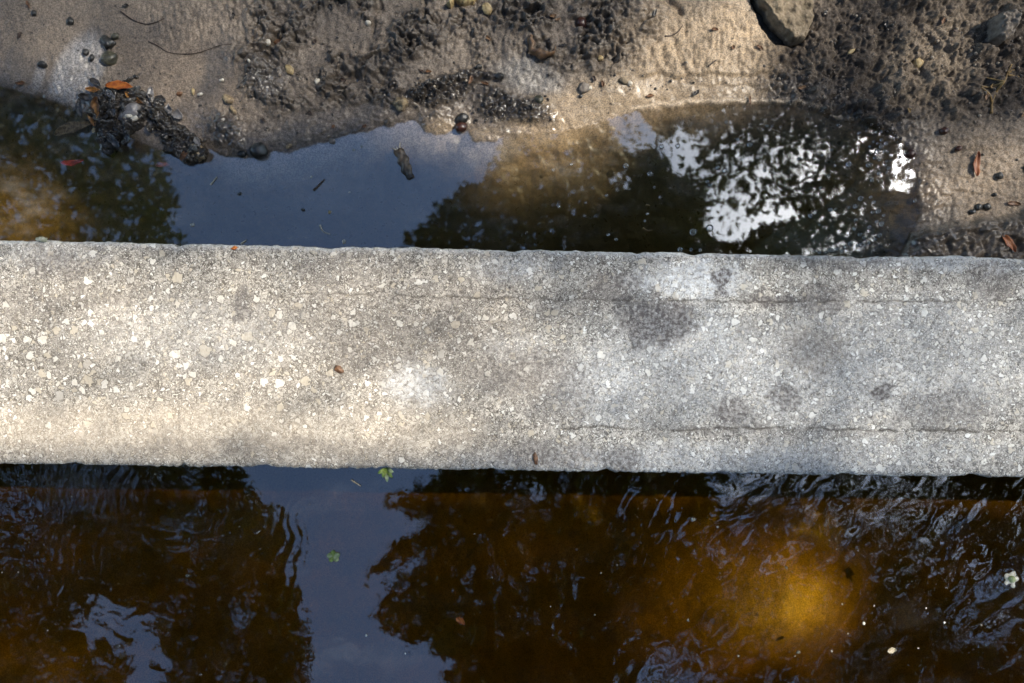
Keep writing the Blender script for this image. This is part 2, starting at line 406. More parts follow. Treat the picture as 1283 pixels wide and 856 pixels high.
    h = h + tanr * is_land * 0.0014 * perlin(wx / 60, wy / 8, 83)
    lip = np.exp(-((d + 3.5) / 2.6) ** 2) * sstep(775, 800, px) * sstep(1045, 1000, px)
    h = h + 0.0022 * lip
    gully = np.exp(-(linedist(wx, wy, [(345, 20), (350, 55), (336, 75), (338, 100)]) / 7) ** 2) + 0.8 * np.exp(-(linedist(wx, wy, [(478, -5), (474, 20), (470, 45)]) / 3) ** 2) \
        + 0.8 * np.exp(-(linedist(wx, wy, [(530, -5), (533, 14), (528, 30)]) / 3) ** 2) + np.exp(-(linedist(wx, wy, [(440, 100), (480, 108), (520, 128)]) / 5) ** 2) \
        + 0.9 * np.exp(-(linedist(wx, wy, [(812, 0), (835, 6), (852, 18)]) / 4) ** 2)
    h = h - 0.010 * gully * is_land
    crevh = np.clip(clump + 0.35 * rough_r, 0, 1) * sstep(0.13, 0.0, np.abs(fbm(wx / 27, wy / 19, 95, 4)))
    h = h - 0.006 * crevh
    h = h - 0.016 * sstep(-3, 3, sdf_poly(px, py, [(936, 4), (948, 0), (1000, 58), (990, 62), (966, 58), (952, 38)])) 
    h = np.where((is_land > 0.98) & (d > -60), np.maximum(h, 0.0008), h)
    # --- stream side and far field
    t = sstep(400, 560, py)
    bx = CX + X * F / (HC + 0.18); by = CY - Y * F / (HC + 0.18)
    bed = -0.25 + 0.02 * fbm(px / 200, py / 200, 91) + 0.012 * n_s + 0.10 * np.exp(-(((bx - 975) / 115) ** 2 + ((by - 770) / 75) ** 2)) + 0.05 * np.exp(-(((bx - 20) / 130) ** 2 + ((by - 850) / 60) ** 2))
    far_bank = sstep(2600, 4200, py) * 0.9
    h = h * (1 - t) + (bed + far_bank) * t
    dist = np.hypot(X, Y)
    h = h + np.clip(dist - 6, 0, None) * 0.02
    # --- colours of the materials, with some shade and sheen painted in
    def mixc(c, m, k):
        return c * (1 - m[..., None]) + np.asarray(k) * m[..., None]
    col = np.ones(px.shape + (3,)) * np.array((0.205, 0.170, 0.135))
    col = mixc(col, 0.6 * sstep(-0.2, 0.5, n_s), (0.125, 0.104, 0.085))
    col = mixc(col, sandy * 0.85, (0.36, 0.275, 0.18))
    col = mixc(col, np.clip(Er(240, 110, 70, 60, 20, soft=0.6) * 0.5, 0, 1), (0.26, 0.20, 0.145))
    col = mixc(col, palew * 0.7, (0.33, 0.31, 0.28))
    col = mixc(col, tanr * 0.75, (0.27, 0.205, 0.14))
    col = mixc(col, sheen * 0.75, (0.38, 0.37, 0.36))  # sky glint on the wet silt painted as pale colour
    col = mixc(col, clump * (0.55 + 0.4 * sstep(0.0, 0.4, fbm(wx / 30, wy / 30, 93))), (0.055, 0.045, 0.037))
    col = mixc(col, rough_r * (0.78 + 0.2 * sstep(-0.2, 0.3, w2)), (0.056, 0.045, 0.037))
    col = mixc(col, rough_r * 0.7 * np.clip(Er(1150, 85, 60, 45, -30, soft=0.6) + Er(1215, 20, 60, 26, soft=0.6) * 0.5, 0, 1), (0.24, 0.195, 0.145))
    col = mixc(col, rough_r * (r3 > 0.86) * 0.5, (0.22, 0.18, 0.14))
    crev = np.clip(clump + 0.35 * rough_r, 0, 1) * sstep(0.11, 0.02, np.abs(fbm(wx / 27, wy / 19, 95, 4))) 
    col = mixc(col, crev * 0.75, (0.016, 0.015, 0.013))  # shade in the crevices painted into the mud colour
    rock_shadow = sstep(1.5, -1.5, -sdf_poly(px, py, [(934, 4), (946, 2), (1000, 58), (990, 63), (966, 60), (952, 40)]))
    col = mixc(col, rock_shadow * 0.9, (0.02, 0.017, 0.014))  # shadow beside the large rock painted into the mud
    col = mixc(col, rim * 0.9, (0.032, 0.027, 0.023))
    col = mixc(col, darkr * 0.85, (0.060, 0.049, 0.040))
    col = mixc(col, lip * 0.8, (0.62, 0.50, 0.36))
    bl = np.clip(Er(275, 95, 16, 45, 20, soft=0.6) + Er(250, 150, 40, 14, 30, soft=0.6) * 0.8 + Er(340, 105, 22, 26, soft=0.6), 0, 1)
    col = mixc(col, bl * 0.55, (0.085, 0.082, 0.080))
    grit = (worley(px / 9, py / 9, 131)[2] > 0.93) * (worley(px / 9, py / 9, 131)[0] < 0.16) * is_land
    col = mixc(col, grit * 0.85, (0.035, 0.03, 0.026))
    fringe = np.exp(-(np.clip(-d, 0, None) / 9) ** 2) * (1 - 0.7 * np.clip(sandy, 0, 1))
    col = mixc(col, fringe * 0.55 * is_land, (0.07, 0.055, 0.042))
    # bed
    bedc = np.ones(px.shape + (3,)) * np.array((0.082, 0.056, 0.031))
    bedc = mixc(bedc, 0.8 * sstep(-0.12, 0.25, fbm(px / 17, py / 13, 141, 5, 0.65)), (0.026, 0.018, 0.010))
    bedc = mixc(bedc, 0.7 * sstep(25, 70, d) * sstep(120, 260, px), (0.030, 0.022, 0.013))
    bedc = mixc(bedc, 0.8 * sstep(26, 4, d) * sstep(480, 540, px) * sstep(1000, 860, px), (0.22, 0.16, 0.095))
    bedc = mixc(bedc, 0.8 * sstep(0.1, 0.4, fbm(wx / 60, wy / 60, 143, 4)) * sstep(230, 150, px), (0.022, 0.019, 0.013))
    bedc = mixc(bedc, 0.88 * t, (0.27, 0.19, 0.09))
    bedc = mixc(bedc, t * 0.45 * sstep(0.0, 0.4, fbm(px / 45, py / 30, 147, 5, 0.6)), (0.10, 0.07, 0.035))
    bedc = mixc(bedc, t * 0.75 * sstep(675, 615, by + 14 * w1), (0.06, 0.05, 0.03))  # bed painted dark along the wall, over its shadow and sun leak
    wet = np.clip(0.40 + 0.45 * sstep(-60, -5, d) + 0.45 * rim + 0.25 * clump + 0.35 * sheen + 0.4 * bl + 0.3 * palew + 0.25 * darkr - 0.35 * rough_r, 0, 1)
    bedc = mixc(bedc, 0.75 * sstep(48, 4, d + 10 * w1) * sstep(250, 300, px) * sstep(660, 600, px) * (1 - t), (0.30, 0.27, 0.245))
    wet = np.maximum(wet, 0.88 * Er(850, 128, 190, 24, -3, soft=0.4))
    m = sstep(-2, 3, d) * (1 - t) + t
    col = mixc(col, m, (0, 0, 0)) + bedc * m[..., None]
    far = sstep(2.0, 5.0, dist)
    col = mixc(col, far * 0.7, (0.09, 0.085, 0.05))
    wet = wet * (1 - far)
    return h, col, wet, d

def axis(lo, hi, step, far, growth=1.35):
    a = list(np.arange(lo, hi + step * 0.5, step)); s = step; q = a[-1]; up = []
    while q < far:
        s *= growth; q += s; up.append(q)
    s = step; q = a[0]; dn = []
    while q > -far:
        s *= growth; q -= s; dn.append(q)
    return np.array(dn[::-1] + a + up)

gx = axis(-0.90, 0.90, 0.0016, 60)
gx = np.unique(np.concatenate([gx[np.abs(gx) <= 0.9005], gx[np.abs(gx) > 2.3], np.arange(0.908, 2.3, 0.009), -np.arange(0.908, 2.3, 0.009)]))
gy_f = np.arange(0.125, 0.61, 0.0016)
gy_c = np.arange(-0.66, 0.125, 0.009)
gy = np.concatenate([gy_c, gy_f])
s = 0.009; up = list(np.arange(gy[-1] + 0.006, 2.0, 0.009)); q = up[-1]
while q < 60: s *= 1.35; q += s; up.append(q)
s = 0.009; q = gy[0]; dn = []
while q > -60: s *= 1.35; q -= s; dn.append(q)
gy = np.concatenate([dn[::-1], gy, up])
GX, GY = np.meshgrid(gx, gy)
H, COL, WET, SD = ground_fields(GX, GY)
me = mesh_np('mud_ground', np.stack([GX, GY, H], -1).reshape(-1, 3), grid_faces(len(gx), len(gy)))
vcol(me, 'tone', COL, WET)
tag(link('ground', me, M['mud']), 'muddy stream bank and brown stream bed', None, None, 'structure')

def gz(px, py):
    """height of the ground under a pixel of the photograph"""
    p = at(px, py, 0.0)
    i = np.searchsorted(gx, p.x); j = np.searchsorted(gy, p.y)
    return float(H[j, i])

# ------------------------------------------------------------------ water bodies (closed, so they can absorb light)
def water_box(name, xs, ys, Z, bottom, mat, label):
    nx, ny = len(xs), len(ys)
    XX, YY = np.meshgrid(xs, ys)
    V = np.stack([XX, YY, Z], -1).reshape(-1, 3)
    Q = grid_faces(nx, ny)
    top = np.arange(nx * ny).reshape(ny, nx)
    ring = np.concatenate([top[0, :-1], top[:-1, -1], top[-1, :0:-1], top[:0:-1, 0]])
    low = V[ring].copy(); low[:, 2] = bottom
    n0 = len(V); k = len(ring)
    V = np.vstack([V, low])
    a = ring; b = np.roll(ring, -1); la = n0 + np.arange(k); lb = n0 + (np.arange(k) + 1) % k
    Q = np.vstack([Q, np.stack([a, la, lb, b], -1)])
    me = mesh_np(name, V, Q)
    bm = bmesh.new(); bm.from_mesh(me); bm.verts.ensure_lookup_table()
    bm.faces.new([bm.verts[int(i)] for i in la[::-1]])
    bmesh.ops.recalc_face_normals(bm, faces=bm.faces)
    bm.to_mesh(me); bm.free()
    return tag(link(name, me, mat), label, None, None, 'structure')

def stretch(lo, hi, step, flo, fhi):
    a = list(np.arange(lo, hi, step)); s = step; q = a[-1]
    while q < fhi: s *= 1.4; q += s; a.append(min(q, fhi))
    s = step; q = a[0]; b = []
    while q > flo: s *= 1.4; q -= s; b.append(max(q, flo))
    return np.array(b[::-1] + a)

WALL_MID = lambda x: 0.0 - 0.0168 * x

def pool_height(X, Y):
    px = CX + X * F / HC; py = CY - Y * F / HC
    return 0.00004 * perlin(px / 60, py / 30, 201) + 0.000004 * perlin(px / 14, py / 10, 202)

def stream_height(X, Y):
    px = CX + X * F / HC; py = CY - Y * F / HC
    wx = px + 26 * fbm(px / 70, py / 70, 211, 3); wy = py + 26 * fbm(px / 70, py / 70, 212, 3)
    calm = np.clip(ell(px, py, 450, 720, 120, 190, soft=0.6), 0, 1)
    right = sstep(600, 1000, px)
    h = 0.00030 * perlin(wx / 75, wy / 60, 213) * (1 - 0.75 * calm)
    h = h + 0.00105 * right * perlin((wx + 0.8 * wy) / 46, (wy - 0.6 * wx) / 190, 214) + 0.00014 * right * perlin((wx + 1.3 * wy) / 19, (wy - 0.6 * wx) / 95, 219)
    edge = ell(px, py, 960, 640, 230, 70, soft=0.5) + ell(px, py, 1200, 700, 130, 110, soft=0.5) + ell(px, py, 860, 790, 110, 110, soft=0.6)
    h = h + 0.00009 * np.clip(edge, 0, 1) * perlin((wx + wy) / 17, (wy - wx) / 30, 215)
    h = h + 0.00002 * np.clip(edge, 0, 1) * perlin((wx + wy) / 9, (wy - 0.7 * wx) / 13, 216)
    stri = ell(px, py, 115, 650, 70, 95, 8, soft=0.5) + ell(px, py, 320, 690, 60, 70, soft=0.6) * 0.5
    h = h + 0.00009 * stri * np.sin((wx + 0.25 * wy) / 2.4 + 2 * perlin(px / 12, py / 30, 217))
    left = ell(px, py, 180, 740, 220, 160, soft=0.6)
    h = h + 0.00016 * left * perlin(wx / 30, wy / 16, 218)
    return h * sstep(12, 2, np.hypot(X, Y))

xs = stretch(-0.95, 0.95, 0.01, -30, 30); ys = stretch(0.0, 0.62, 0.01, 0.0, 3.0)
XX, YY = np.meshgrid(xs, ys)
Yp = YY + WALL_MID(XX) * np.clip(1 - YY / 2.0, 0, 1)
# the pool and the stream meet inside the wall
xs2 = stretch(-0.95, 0.95, 0.0028, -30, 30)
def water_sheet(name, xs, y0, y1, step, far, heightf, mat, label):
    ys = stretch(y0, y1, step, y0 if far > 0 else far, far if far > 0 else y1)
    XX, YY = np.meshgrid(xs, ys)
    return water_box(name, xs, ys, heightf(XX, YY), -1.2, mat, label)
water_sheet('pool_water', stretch(-0.95, 0.95, 0.006, -3.2, 3.2), 0.02, 0.50, 0.006, 3.0, pool_height, M['pool'], 'calm shallow pool behind the wall')
water_sheet('stream_water', stretch(-0.95, 0.95, 0.0028, -3.2, 3.2), -0.62, -0.02, 0.0028, -5.0, stream_height, M['stream'], 'brown rippled stream below the wall')

# ------------------------------------------------------------------ concrete wall
def build_wall():
    k = mpp(WALL_Z)
    xs = axis(-0.79, 0.79, 0.0015, 3.4, 1.3)
    ytop = lambda x: (CY - (302 + (x / k + CX) * 23 / 1283)) * k
    ybot = lambda x: (CY - (581 + (x / k + CX) * 17 / 1283)) * k
    nt = 212
    tv = np.linspace(0, 1, nt)
    px = xs / k + CX
    chip_t = 0.0020 * fbm(px / 14, px * 0, 301, 4, 0.6) + 0.0012 * perlin(px / 90, px * 0, 305)
    chip_b = 0.0030 * fbm(px / 9, px * 0, 302, 4, 0.65) + 0.0012 * perlin(px / 90, px * 0, 306)
    for c, w, a in ((870, 9, 0.004), (800, 5, 0.003), (1205, 40, -0.003), (222, 5, 0.004), (60, 20, -0.002), (410, 12, 0.003), (640, 8, 0.003), (1080, 16, 0.003), (520, 10, -0.0025)):
        chip_t = chip_t - a * np.exp(-((px - c) / w) ** 2)
    for c, w, a in ((228, 5, 0.004), (905, 8, 0.003), (1060, 14, 0.003), (1120, 10, -0.002), (330, 10, 0.003), (480, 6, 0.003), (610, 14, 0.003), (760, 9, 0.004), (90, 12, 0.003), (1220, 12, 0.004)):
        chip_b = chip_b + a * np.exp(-((px - c) / w) ** 2)
    yt = ytop(xs) + chip_t; yb = ybot(xs) + chip_b
    rows = []
    X1 = xs[None, :]
    yrow = yt[None, :] * (1 - tv[:, None]) + yb[None, :] * tv[:, None]
    XX = np.repeat(X1, nt, 0)
    PX = XX / k + CX; PY = CY - yrow / k
    wx = PX + 5 * fbm(PX / 20, PY / 20, 311, 3); wy = PY + 5 * fbm(PX / 20, PY / 20, 312, 3)
    z = WALL_Z + 0.0012 * fbm(PX / 120, PY / 120, 313, 4) + 0.0005 * fbm(PX / 7, PY / 7, 314, 4, 0.65)
    # worn pits
    f1, f2, rid = worley(PX / 16, PY / 16, 315)
    z = z - 0.0012 * np.clip(1 - 3.5 * f1, 0, 1) * (rid > 0.72)
    f1, f2, rid = worley(wx / 11, wy / 11, 316)
    z = z + 0.0009 * np.clip(1 - 2.4 * f1, 0, 1) * (rid > 0.55)
    crack = np.zeros(PX.shape)
    def add_crack(pts, w, s, seed):
        dd = linedist(PX + 3.5 * fbm(PX / 12, PY / 12, seed, 3), PY + 4.5 * fbm(PX / 16, PY / 16, seed + 5, 4), pts)
        return s * np.exp(-(dd / w) ** 2) * sstep(-0.45, 0.0, fbm(PX / 26, PY / 26, seed + 9, 3))
    crack = np.maximum(crack, add_crack([(690, 538), (760, 535), (830, 540), (950, 536), (1080, 539), (1283, 541), (1600, 545)], 1.2, 0.95, 321))
    crack = np.maximum(crack, add_crack([(380, 368), (520, 371), (700, 375), (860, 377), (1000, 378), (1283, 377), (1600, 380)], 1.1, 0.8, 331))
    crack = np.maximum(crack, add_crack([(222, 306), (219, 380), (224, 470), (222, 520), (229, 583)], 1.0, 0.28, 341))
    crack = np.maximum(crack, add_crack([(798, 545), (803, 565), (799, 590)], 1.0, 0.4, 351))
    crack = np.maximum(crack, add_crack([(790, 395), (787, 420), (795, 437)], 1.2, 0.8, 361))
    crack = np.maximum(crack, add_crack([(1190, 380), (1110, 470), (1000, 500)], 0.9, 0.3, 371))
    z = z - 0.0022 * crack
    # rounded arrises
    e = np.minimum(PY - (CY - yt[None, :] / k), (CY - yb[None, :] / k) - PY) * k
    z = z - 0.0035 * np.clip(1 - e / 0.006, 0, 1) ** 2
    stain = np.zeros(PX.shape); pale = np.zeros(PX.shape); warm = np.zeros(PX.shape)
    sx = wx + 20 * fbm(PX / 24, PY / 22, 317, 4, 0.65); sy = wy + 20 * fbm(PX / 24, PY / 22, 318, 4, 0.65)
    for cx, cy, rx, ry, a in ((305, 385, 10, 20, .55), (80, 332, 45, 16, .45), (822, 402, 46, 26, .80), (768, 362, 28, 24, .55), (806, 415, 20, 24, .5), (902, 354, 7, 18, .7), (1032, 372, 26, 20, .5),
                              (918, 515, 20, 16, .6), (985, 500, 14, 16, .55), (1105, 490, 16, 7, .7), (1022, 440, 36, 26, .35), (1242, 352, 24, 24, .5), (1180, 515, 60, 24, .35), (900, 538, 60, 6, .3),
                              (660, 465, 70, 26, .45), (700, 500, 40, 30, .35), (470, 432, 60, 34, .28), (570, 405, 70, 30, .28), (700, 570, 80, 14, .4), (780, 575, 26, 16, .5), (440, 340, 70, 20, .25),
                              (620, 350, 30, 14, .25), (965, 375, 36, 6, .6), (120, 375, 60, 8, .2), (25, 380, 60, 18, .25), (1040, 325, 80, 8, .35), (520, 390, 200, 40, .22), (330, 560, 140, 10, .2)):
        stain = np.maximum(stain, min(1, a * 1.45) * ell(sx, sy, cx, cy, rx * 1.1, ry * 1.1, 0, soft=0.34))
    for cx, cy, rx, ry, a in ((872, 350, 60, 22, .95), (830, 355, 40, 14, .8), (520, 482, 36, 26, .85), (640, 336, 50, 16, .5), (650, 440, 50, 20, .3), (1000, 470, 320, 60, .42), (900, 580, 300, 24, .5),
                              (860, 430, 90, 50, .5), (1150, 420, 160, 50, .35), (1190, 330, 110, 10, .5), (760, 480, 60, 50, .5), (240, 420, 130, 40, .3), (60, 320, 70, 14, .35), (1100, 565, 180, 18, .35)):
        pale = np.maximum(pale, a * ell(sx, sy, cx, cy, rx, ry, 0, soft=0.6))
    edge_l = np.exp(-((PY - (CY - yt[None, :] / k)) / 5) ** 2)
    pale = np.maximum(pale, 0.7 * edge_l)
    for cx, cy, rx, ry, a in ((200, 540, 330, 38, .75), (450, 540, 140, 40, .55), (650, 480, 40, 30, .35), (300, 450, 320, 90, .25), (1020, 440, 40, 30, .3), (120, 400, 160, 50, .2)):
        warm = np.maximum(warm, a * ell(wx, wy, cx, cy, rx, ry, 0, soft=0.6))
    agg = np.clip(0.35 + 0.75 * ell(wx, wy, 230, 430, 290, 70, soft=0.6) + 0.2 * ell(wx, wy, 900, 430, 420, 70, soft=0.6) - 0.5 * ell(wx, wy, 300, 560, 400, 22, soft=0.4)
                  + 0.35 * fbm(PX / 50, PY / 50, 381), 0, 1)
    # side faces below both edges, down into the bed
    depth = np.array([0.004, 0.009, 0.018, 0.035, 0.06, 0.1, 0.15, 0.2, 0.3, 0.5])
    def side(y, sgn, seed):
        yy = y[None, :] + sgn * (0.0012 + 0.0015 * fbm(PX[:1] / 20 + 0 * depth[:, None], depth[:, None] * 60 + 0 * PX[:1], seed, 3))
        zz = WALL_Z - 0.0035 - depth[:, None] + 0 * yy
        return yy, zz
    ya, za = side(yt, 1, 391); yc, zc = side(yb, -1, 392)
    Yall = np.vstack([ya[::-1], yrow, yc]); Zall = np.vstack([za[::-1], z, zc]); n = len(Yall)
    Xall = np.repeat(X1, n, 0)
    def pad(a, v=0.0):
        q = len(depth); return np.vstack([np.full((q, a.shape[1]), v), a, np.full((q, a.shape[1]), v)])
    nx = len(xs)
    V = np.stack([Xall, Yall, Zall], -1).reshape(-1, 3)
    Q = grid_faces(nx, n)[:, ::-1]
    me = mesh_np('concrete_wall', V, Q)
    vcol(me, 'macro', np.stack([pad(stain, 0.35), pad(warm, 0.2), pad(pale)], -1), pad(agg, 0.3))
    at_ = me.attributes.new('crack', 'FLOAT', 'POINT'); at_.data.foreach_set('value', pad(crack).astype(np.float32).ravel())
    cool_shade = sstep(560, 800, PX + 60 * fbm(PX / 60, PY / 60, 383, 4)) * (0.75 + 0.25 * fbm(PX / 40, PY / 40, 384, 3))
    ac = me.attributes.new('cool_shade', 'FLOAT', 'POINT'); ac.data.foreach_set('value', pad(cool_shade, 0.5).astype(np.float32).ravel())
    o = link('concrete_wall', me, M['concrete'])
    tag(o, 'weathered grey concrete wall with exposed pale aggregate crossing between pool and stream', 'wall')
build_wall()

# ------------------------------------------------------------------ small things
def px_len(n, z=0.0): return n * mpp(z)

def stone(name, px, py, rx, ry, hz, mat, label, cat='stone', rot=0.0, seed=0, sink=0.35, rough=0.22, group=None, z=None, angular=False, sub=3):
    bm = bmesh.new(); bmesh.ops.create_icosphere(bm, subdivisions=sub, radius=1.0)
    rnd = random.Random(seed * 13 + 5)
    ph = [Vector((rnd.uniform(-9, 9), rnd.uniform(-9, 9), rnd.uniform(-9, 9))) for _ in range(2)]
    from mathutils import noise as mn
    planes = [Vector((rnd.gauss(0, 1), rnd.gauss(0, 1), rnd.gauss(0, 1))).normalized() for _ in range(9)] if angular else []
    for v in bm.verts:
        p = v.co.normalized()
        r = 1 + rough * mn.noise(p * 1.3 + ph[0]) + rough * 0.5 * mn.noise(p * 3.1 + ph[1]) + rough * 0.25 * mn.noise(p * 7 + ph[0])
        for q in planes:
            dd = p.dot(q)
            if dd > 0.05: r = min(r, 0.78 / dd)
        v.co = p * r
    k = mpp(0.01)
    for v in bm.verts: v.co = Vector((v.co.x * rx * k, v.co.y * ry * k, v.co.z * hz * k))
    me = bpy.data.meshes.new(name); bm.to_mesh(me); bm.free()
    o = link(name, me, mat)
    p = at(px, py, 0.0); g = gz(px, py) if z is None else z
    o.location = (p.x, p.y, g + hz * k * (1 - 2 * sink)); o.rotation_euler = (0, 0, R(rot))
    return tag(o, label, cat, group)

def patch(name, poly, height, mat, label, cat, seed=0, edge=6, lump=0.0, lump_s=9, base=None, step=0.0012, skirt=0.010, noise=0.15, tilt=(0, 0), flat=False):
    """a rock or mound standing out of the mud, outlined in photograph pixels, with its own height and sides"""
    P = [tuple(at(x, y, 0).xy) for x, y in poly]
    x0, x1 = min(p[0] for p in P) - 0.004, max(p[0] for p in P) + 0.004
    y0, y1 = min(p[1] for p in P) - 0.004, max(p[1] for p in P) + 0.004
    xs = np.arange(x0, x1, step); ys = np.arange(y0, y1, step)
    XX, YY = np.meshgrid(xs, ys)
    px = CX + XX * F / HC; py = CY - YY * F / HC
    d = sdf_poly(px + 2.5 * fbm(px / 9, py / 9, seed, 3), py + 2.5 * fbm(px / 9, py / 9, seed + 4, 3), poly)
    t = np.clip(d / edge, 0, 1)
    dome = np.sqrt(1 - (1 - t) ** 2) if not flat else np.clip(t * 1.6, 0, 1) ** 0.5
    z = height * dome * (1 + noise * 2 * fbm(px / 16, py / 16, seed + 8, 4, 0.6))
    cx, cy = px.mean(), py.mean()
    z = z + (tilt[0] * (px - cx) + tilt[1] * (py - cy)) * dome
    if lump:
        f1, f2, r_ = worley((px + 2 * perlin(px / 7, py / 7, seed)) / lump_s, py / lump_s, seed + 20)
        g1, g2, q_ = worley(px / (lump_s * 0.45), py / (lump_s * 0.45), seed + 30)
        z = z + lump * dome * (np.clip(1 - 1.4 * f1, 0, 1) * (0.4 + r_) + 0.45 * np.clip(1 - 1.4 * g1, 0, 1) * q_)
    b = gz(cx, cy) if base is None else base
    Z = np.where(d > 0, b + z, b - skirt)
    V = np.stack([XX, YY, Z], -1).reshape(-1, 3)
    V, Q, _ = clean_grid(V, grid_faces(len(xs), len(ys)), (d > 0).ravel())
    V = V - np.array((*at(cx, cy).xy, b))
    me = mesh_np(name, V, Q)
    o = link(name, me, mat); o.location = (*at(cx, cy).xy, b)
    return tag(o, label, cat)

def leaf(name, px, py, length, width, rot, mat, label, cat='leaf', z=None, curl=0.15, bend=0.1, lift=0.002, tip=0.9, group=None, tiltx=0.0, thick=0.0006):
    n, m = 18, 6
    k = mpp(0.0); L, W = length * k, width * k
    rnd = random.Random(int(px * 7 + py))
    V = []; 
    for i in range(n + 1):
        t = i / n
        w = W * 0.5 * (math.sin(math.pi * t ** tip) ** 0.75) * (1 + 0.10 * math.sin(t * 17 + px)) + W * 0.02
        for j in range(m + 1):
            s = j / m * 2 - 1
            y = s * w + bend * L * math.sin(math.pi * t) * 0.5
            zz = curl * W * (s * s) * (0.6 + 0.4 * math.sin(t * 9 + py)) - 0.05 * W * (1 - abs(s)) + 0.08 * L * math.sin(t * 2.2 + rnd.random())* 0.3
            V.append((L * (t - 0.5), y, zz))
    V = np.array(V); Q = grid_faces(m + 1, n + 1)
    me = mesh_np(name, V, Q)
    o = link(name, me, mat)
    so = o.modifiers.new('thickness', 'SOLIDIFY'); so.thickness = thick; so.offset = 0
    p = at(px, py); g = (gz(px, py) if z is None else z) + lift
    o.location = (p.x, p.y, g - V[:, 2].min()); o.rotation_euler = (tiltx, 0, R(rot))
    return tag(o, label, cat, group)

def tube_mesh(name, paths, nseg=7):
    """paths: list of (points, radii); one mesh"""
    VV = []; FF = []
    for pts, rad in paths:
        pts = [Vector(p) for p in pts]; base = len(VV)
        for i, p in enumerate(pts):
            d = (pts[min(i + 1, len(pts) - 1)] - pts[max(i - 1, 0)]).normalized()
            a = d.orthogonal().normalized() if abs(d.z) > 0.9 else Vector((0, 0, 1)).cross(d).normalized()
            b = d.cross(a)
            for q in range(nseg):
                t = 2 * math.pi * q / nseg
                VV.append(p + (a * math.cos(t) + b * math.sin(t)) * rad[i])
        for i in range(len(pts) - 1):
            for q in range(nseg):
                q2 = (q + 1) % nseg
                FF.append((base + i * nseg + q, base + i * nseg + q2, base + (i + 1) * nseg + q2, base + (i + 1) * nseg + q))
        FF.append(tuple(base + q for q in range(nseg))[::-1]); FF.append(tuple(base + (len(pts) - 1) * nseg + q for q in range(nseg)))
    me = bpy.data.meshes.new(name); me.from_pydata([tuple(v) for v in VV], [], FF); me.update()
    return me

def smooth_path(pts, n=6):
    P = [Vector(p) for p in pts]; P = [P[0] * 2 - P[1]] + P + [P[-1] * 2 - P[-2]]; out = []
    for i in range(1, len(P) - 2):
        a, b, c, d = P[i - 1:i + 3]
        for j in range(n):
            t = j / n
            out.append(0.5 * ((2 * b) + (c - a) * t + (2 * a - 5 * b + 4 * c - d) * t * t + (3 * b - a - 3 * c + d) * t ** 3))
    out.append(P[-2]); return out

def twig(name, pts, r, mat, label, cat='twig', z=None, group=None, branches=()):
    k = mpp(0); o_ = at(*pts[0])
    def conv(pp, r0, r1):
        w = smooth_path([(*at(x, y).xy, ((gz(x, y) if z is None else z) + r * k * 0.8)) for x, y in pp])
        return ([p - Vector((o_.x, o_.y, 0)) for p in w], [k * (r0 + (r1 - r0) * i / (len(w) - 1)) * (1 + 0.15 * math.sin(i * 2.3)) for i in range(len(w))])
    paths = [conv(pts, r, r * 0.55)] + [conv(b, r * 0.8, r * 0.4) for b in branches]
    o = link(name, tube_mesh(name, paths), mat); o.location = (o_.x, o_.y, 0)
    return tag(o, label, cat, group)

# --- rocks and stones on the bank
patch('rock', [(938, 2), (948, -14), (1000, -16), (1014, 12), (1012, 34), (1002, 57), (986, 60), (962, 36)], 0.019, M['pale_rock'],
      'large pale angular rock at the top edge throwing a black shadow on the mud', 'rock', 401, edge=4, noise=0.22, flat=True, tilt=(-0.00018, 0.00012), lump=0.003, lump_s=15)
patch('rock', [(1226, 34), (1240, 26), (1252, 34), (1250, 56), (1236, 66), (1226, 60)], 0.030, M['grey_rock'],
      'grey crumbly rock with a dark triangular shadow on the dark soil', 'rock', 411, edge=5, noise=0.2, flat=True, lump=0.007, lump_s=8)
stone('pebble', 142, 77, 10, 9, 6, M['olive_stone'], 'round olive brown pebble on smooth grey silt, below the dark pair', 'pebble', 20, 1)
stone('pebble', 142, 58, 9, 7, 6, M['dark_stone'], 'knobbly dark pebble just above the round olive pebble', 'pebble', -35, 2, rough=0.6)
stone('pebble', 151, 51, 4.5, 4, 4, M['olive_stone'], 'small olive pebble touching the knobbly dark pebble', 'pebble', 0, 3)
stone('pebble', 94, 31, 4.5, 5, 4, M['dark_stone'], 'small black pebble on grey silt above the white slick', 'pebble', 0, 4)
stone('pebble', 112, 69, 4.5, 4.5, 4, M['dark_stone'], 'small black pebble on the right edge of the white slick', 'pebble', 0, 5)
stone('pebble', 119, 76, 3.5, 5, 3, M['dark_stone'], 'slim dark pebble just below a black pebble beside the white slick', 'pebble', -25, 6)
stone('pebble', 58, 84, 6, 4.5, 5, M['dark_stone'], 'black pebble between two white streaks of wet silt', 'pebble', -10, 7)
stone('pebble', 49, 21, 3.5, 4, 3, M['dark_stone'], 'tiny black pebble on the grey silt near the top left corner', 'pebble', 0, 8)
stone('stone', 326, 190, 13, 11, 11, M['dark_stone'], 'black angular stone standing at the edge of the blue pool', 'stone', -28, 9, sink=0.3, angular=True, rough=0.15, z=0.0)
stone('pebble', 305, 194, 6, 4, 3, M['dark_stone'], 'flat dark pebble left of the black angular stone', 'pebble', 0, 10)
stone('pebble', 416, 177, 4.5, 4.5, 4, M['grey_rock'], 'small squarish grey pebble on the waterline of the blue pool', 'pebble', 0, 11, angular=True)
stone('seed', 580, 150, 7.5, 6.5, 6.5, M['dark_stone'], 'black round seed touching a reddish one on the wet sand', 'seed', 10, 12, rough=0.15)
stone('seed', 578, 160.5, 8, 6.5, 6, M['red_seed'], 'reddish brown round seed at the tip of the pool inlet', 'seed', 15, 13, rough=0.12)
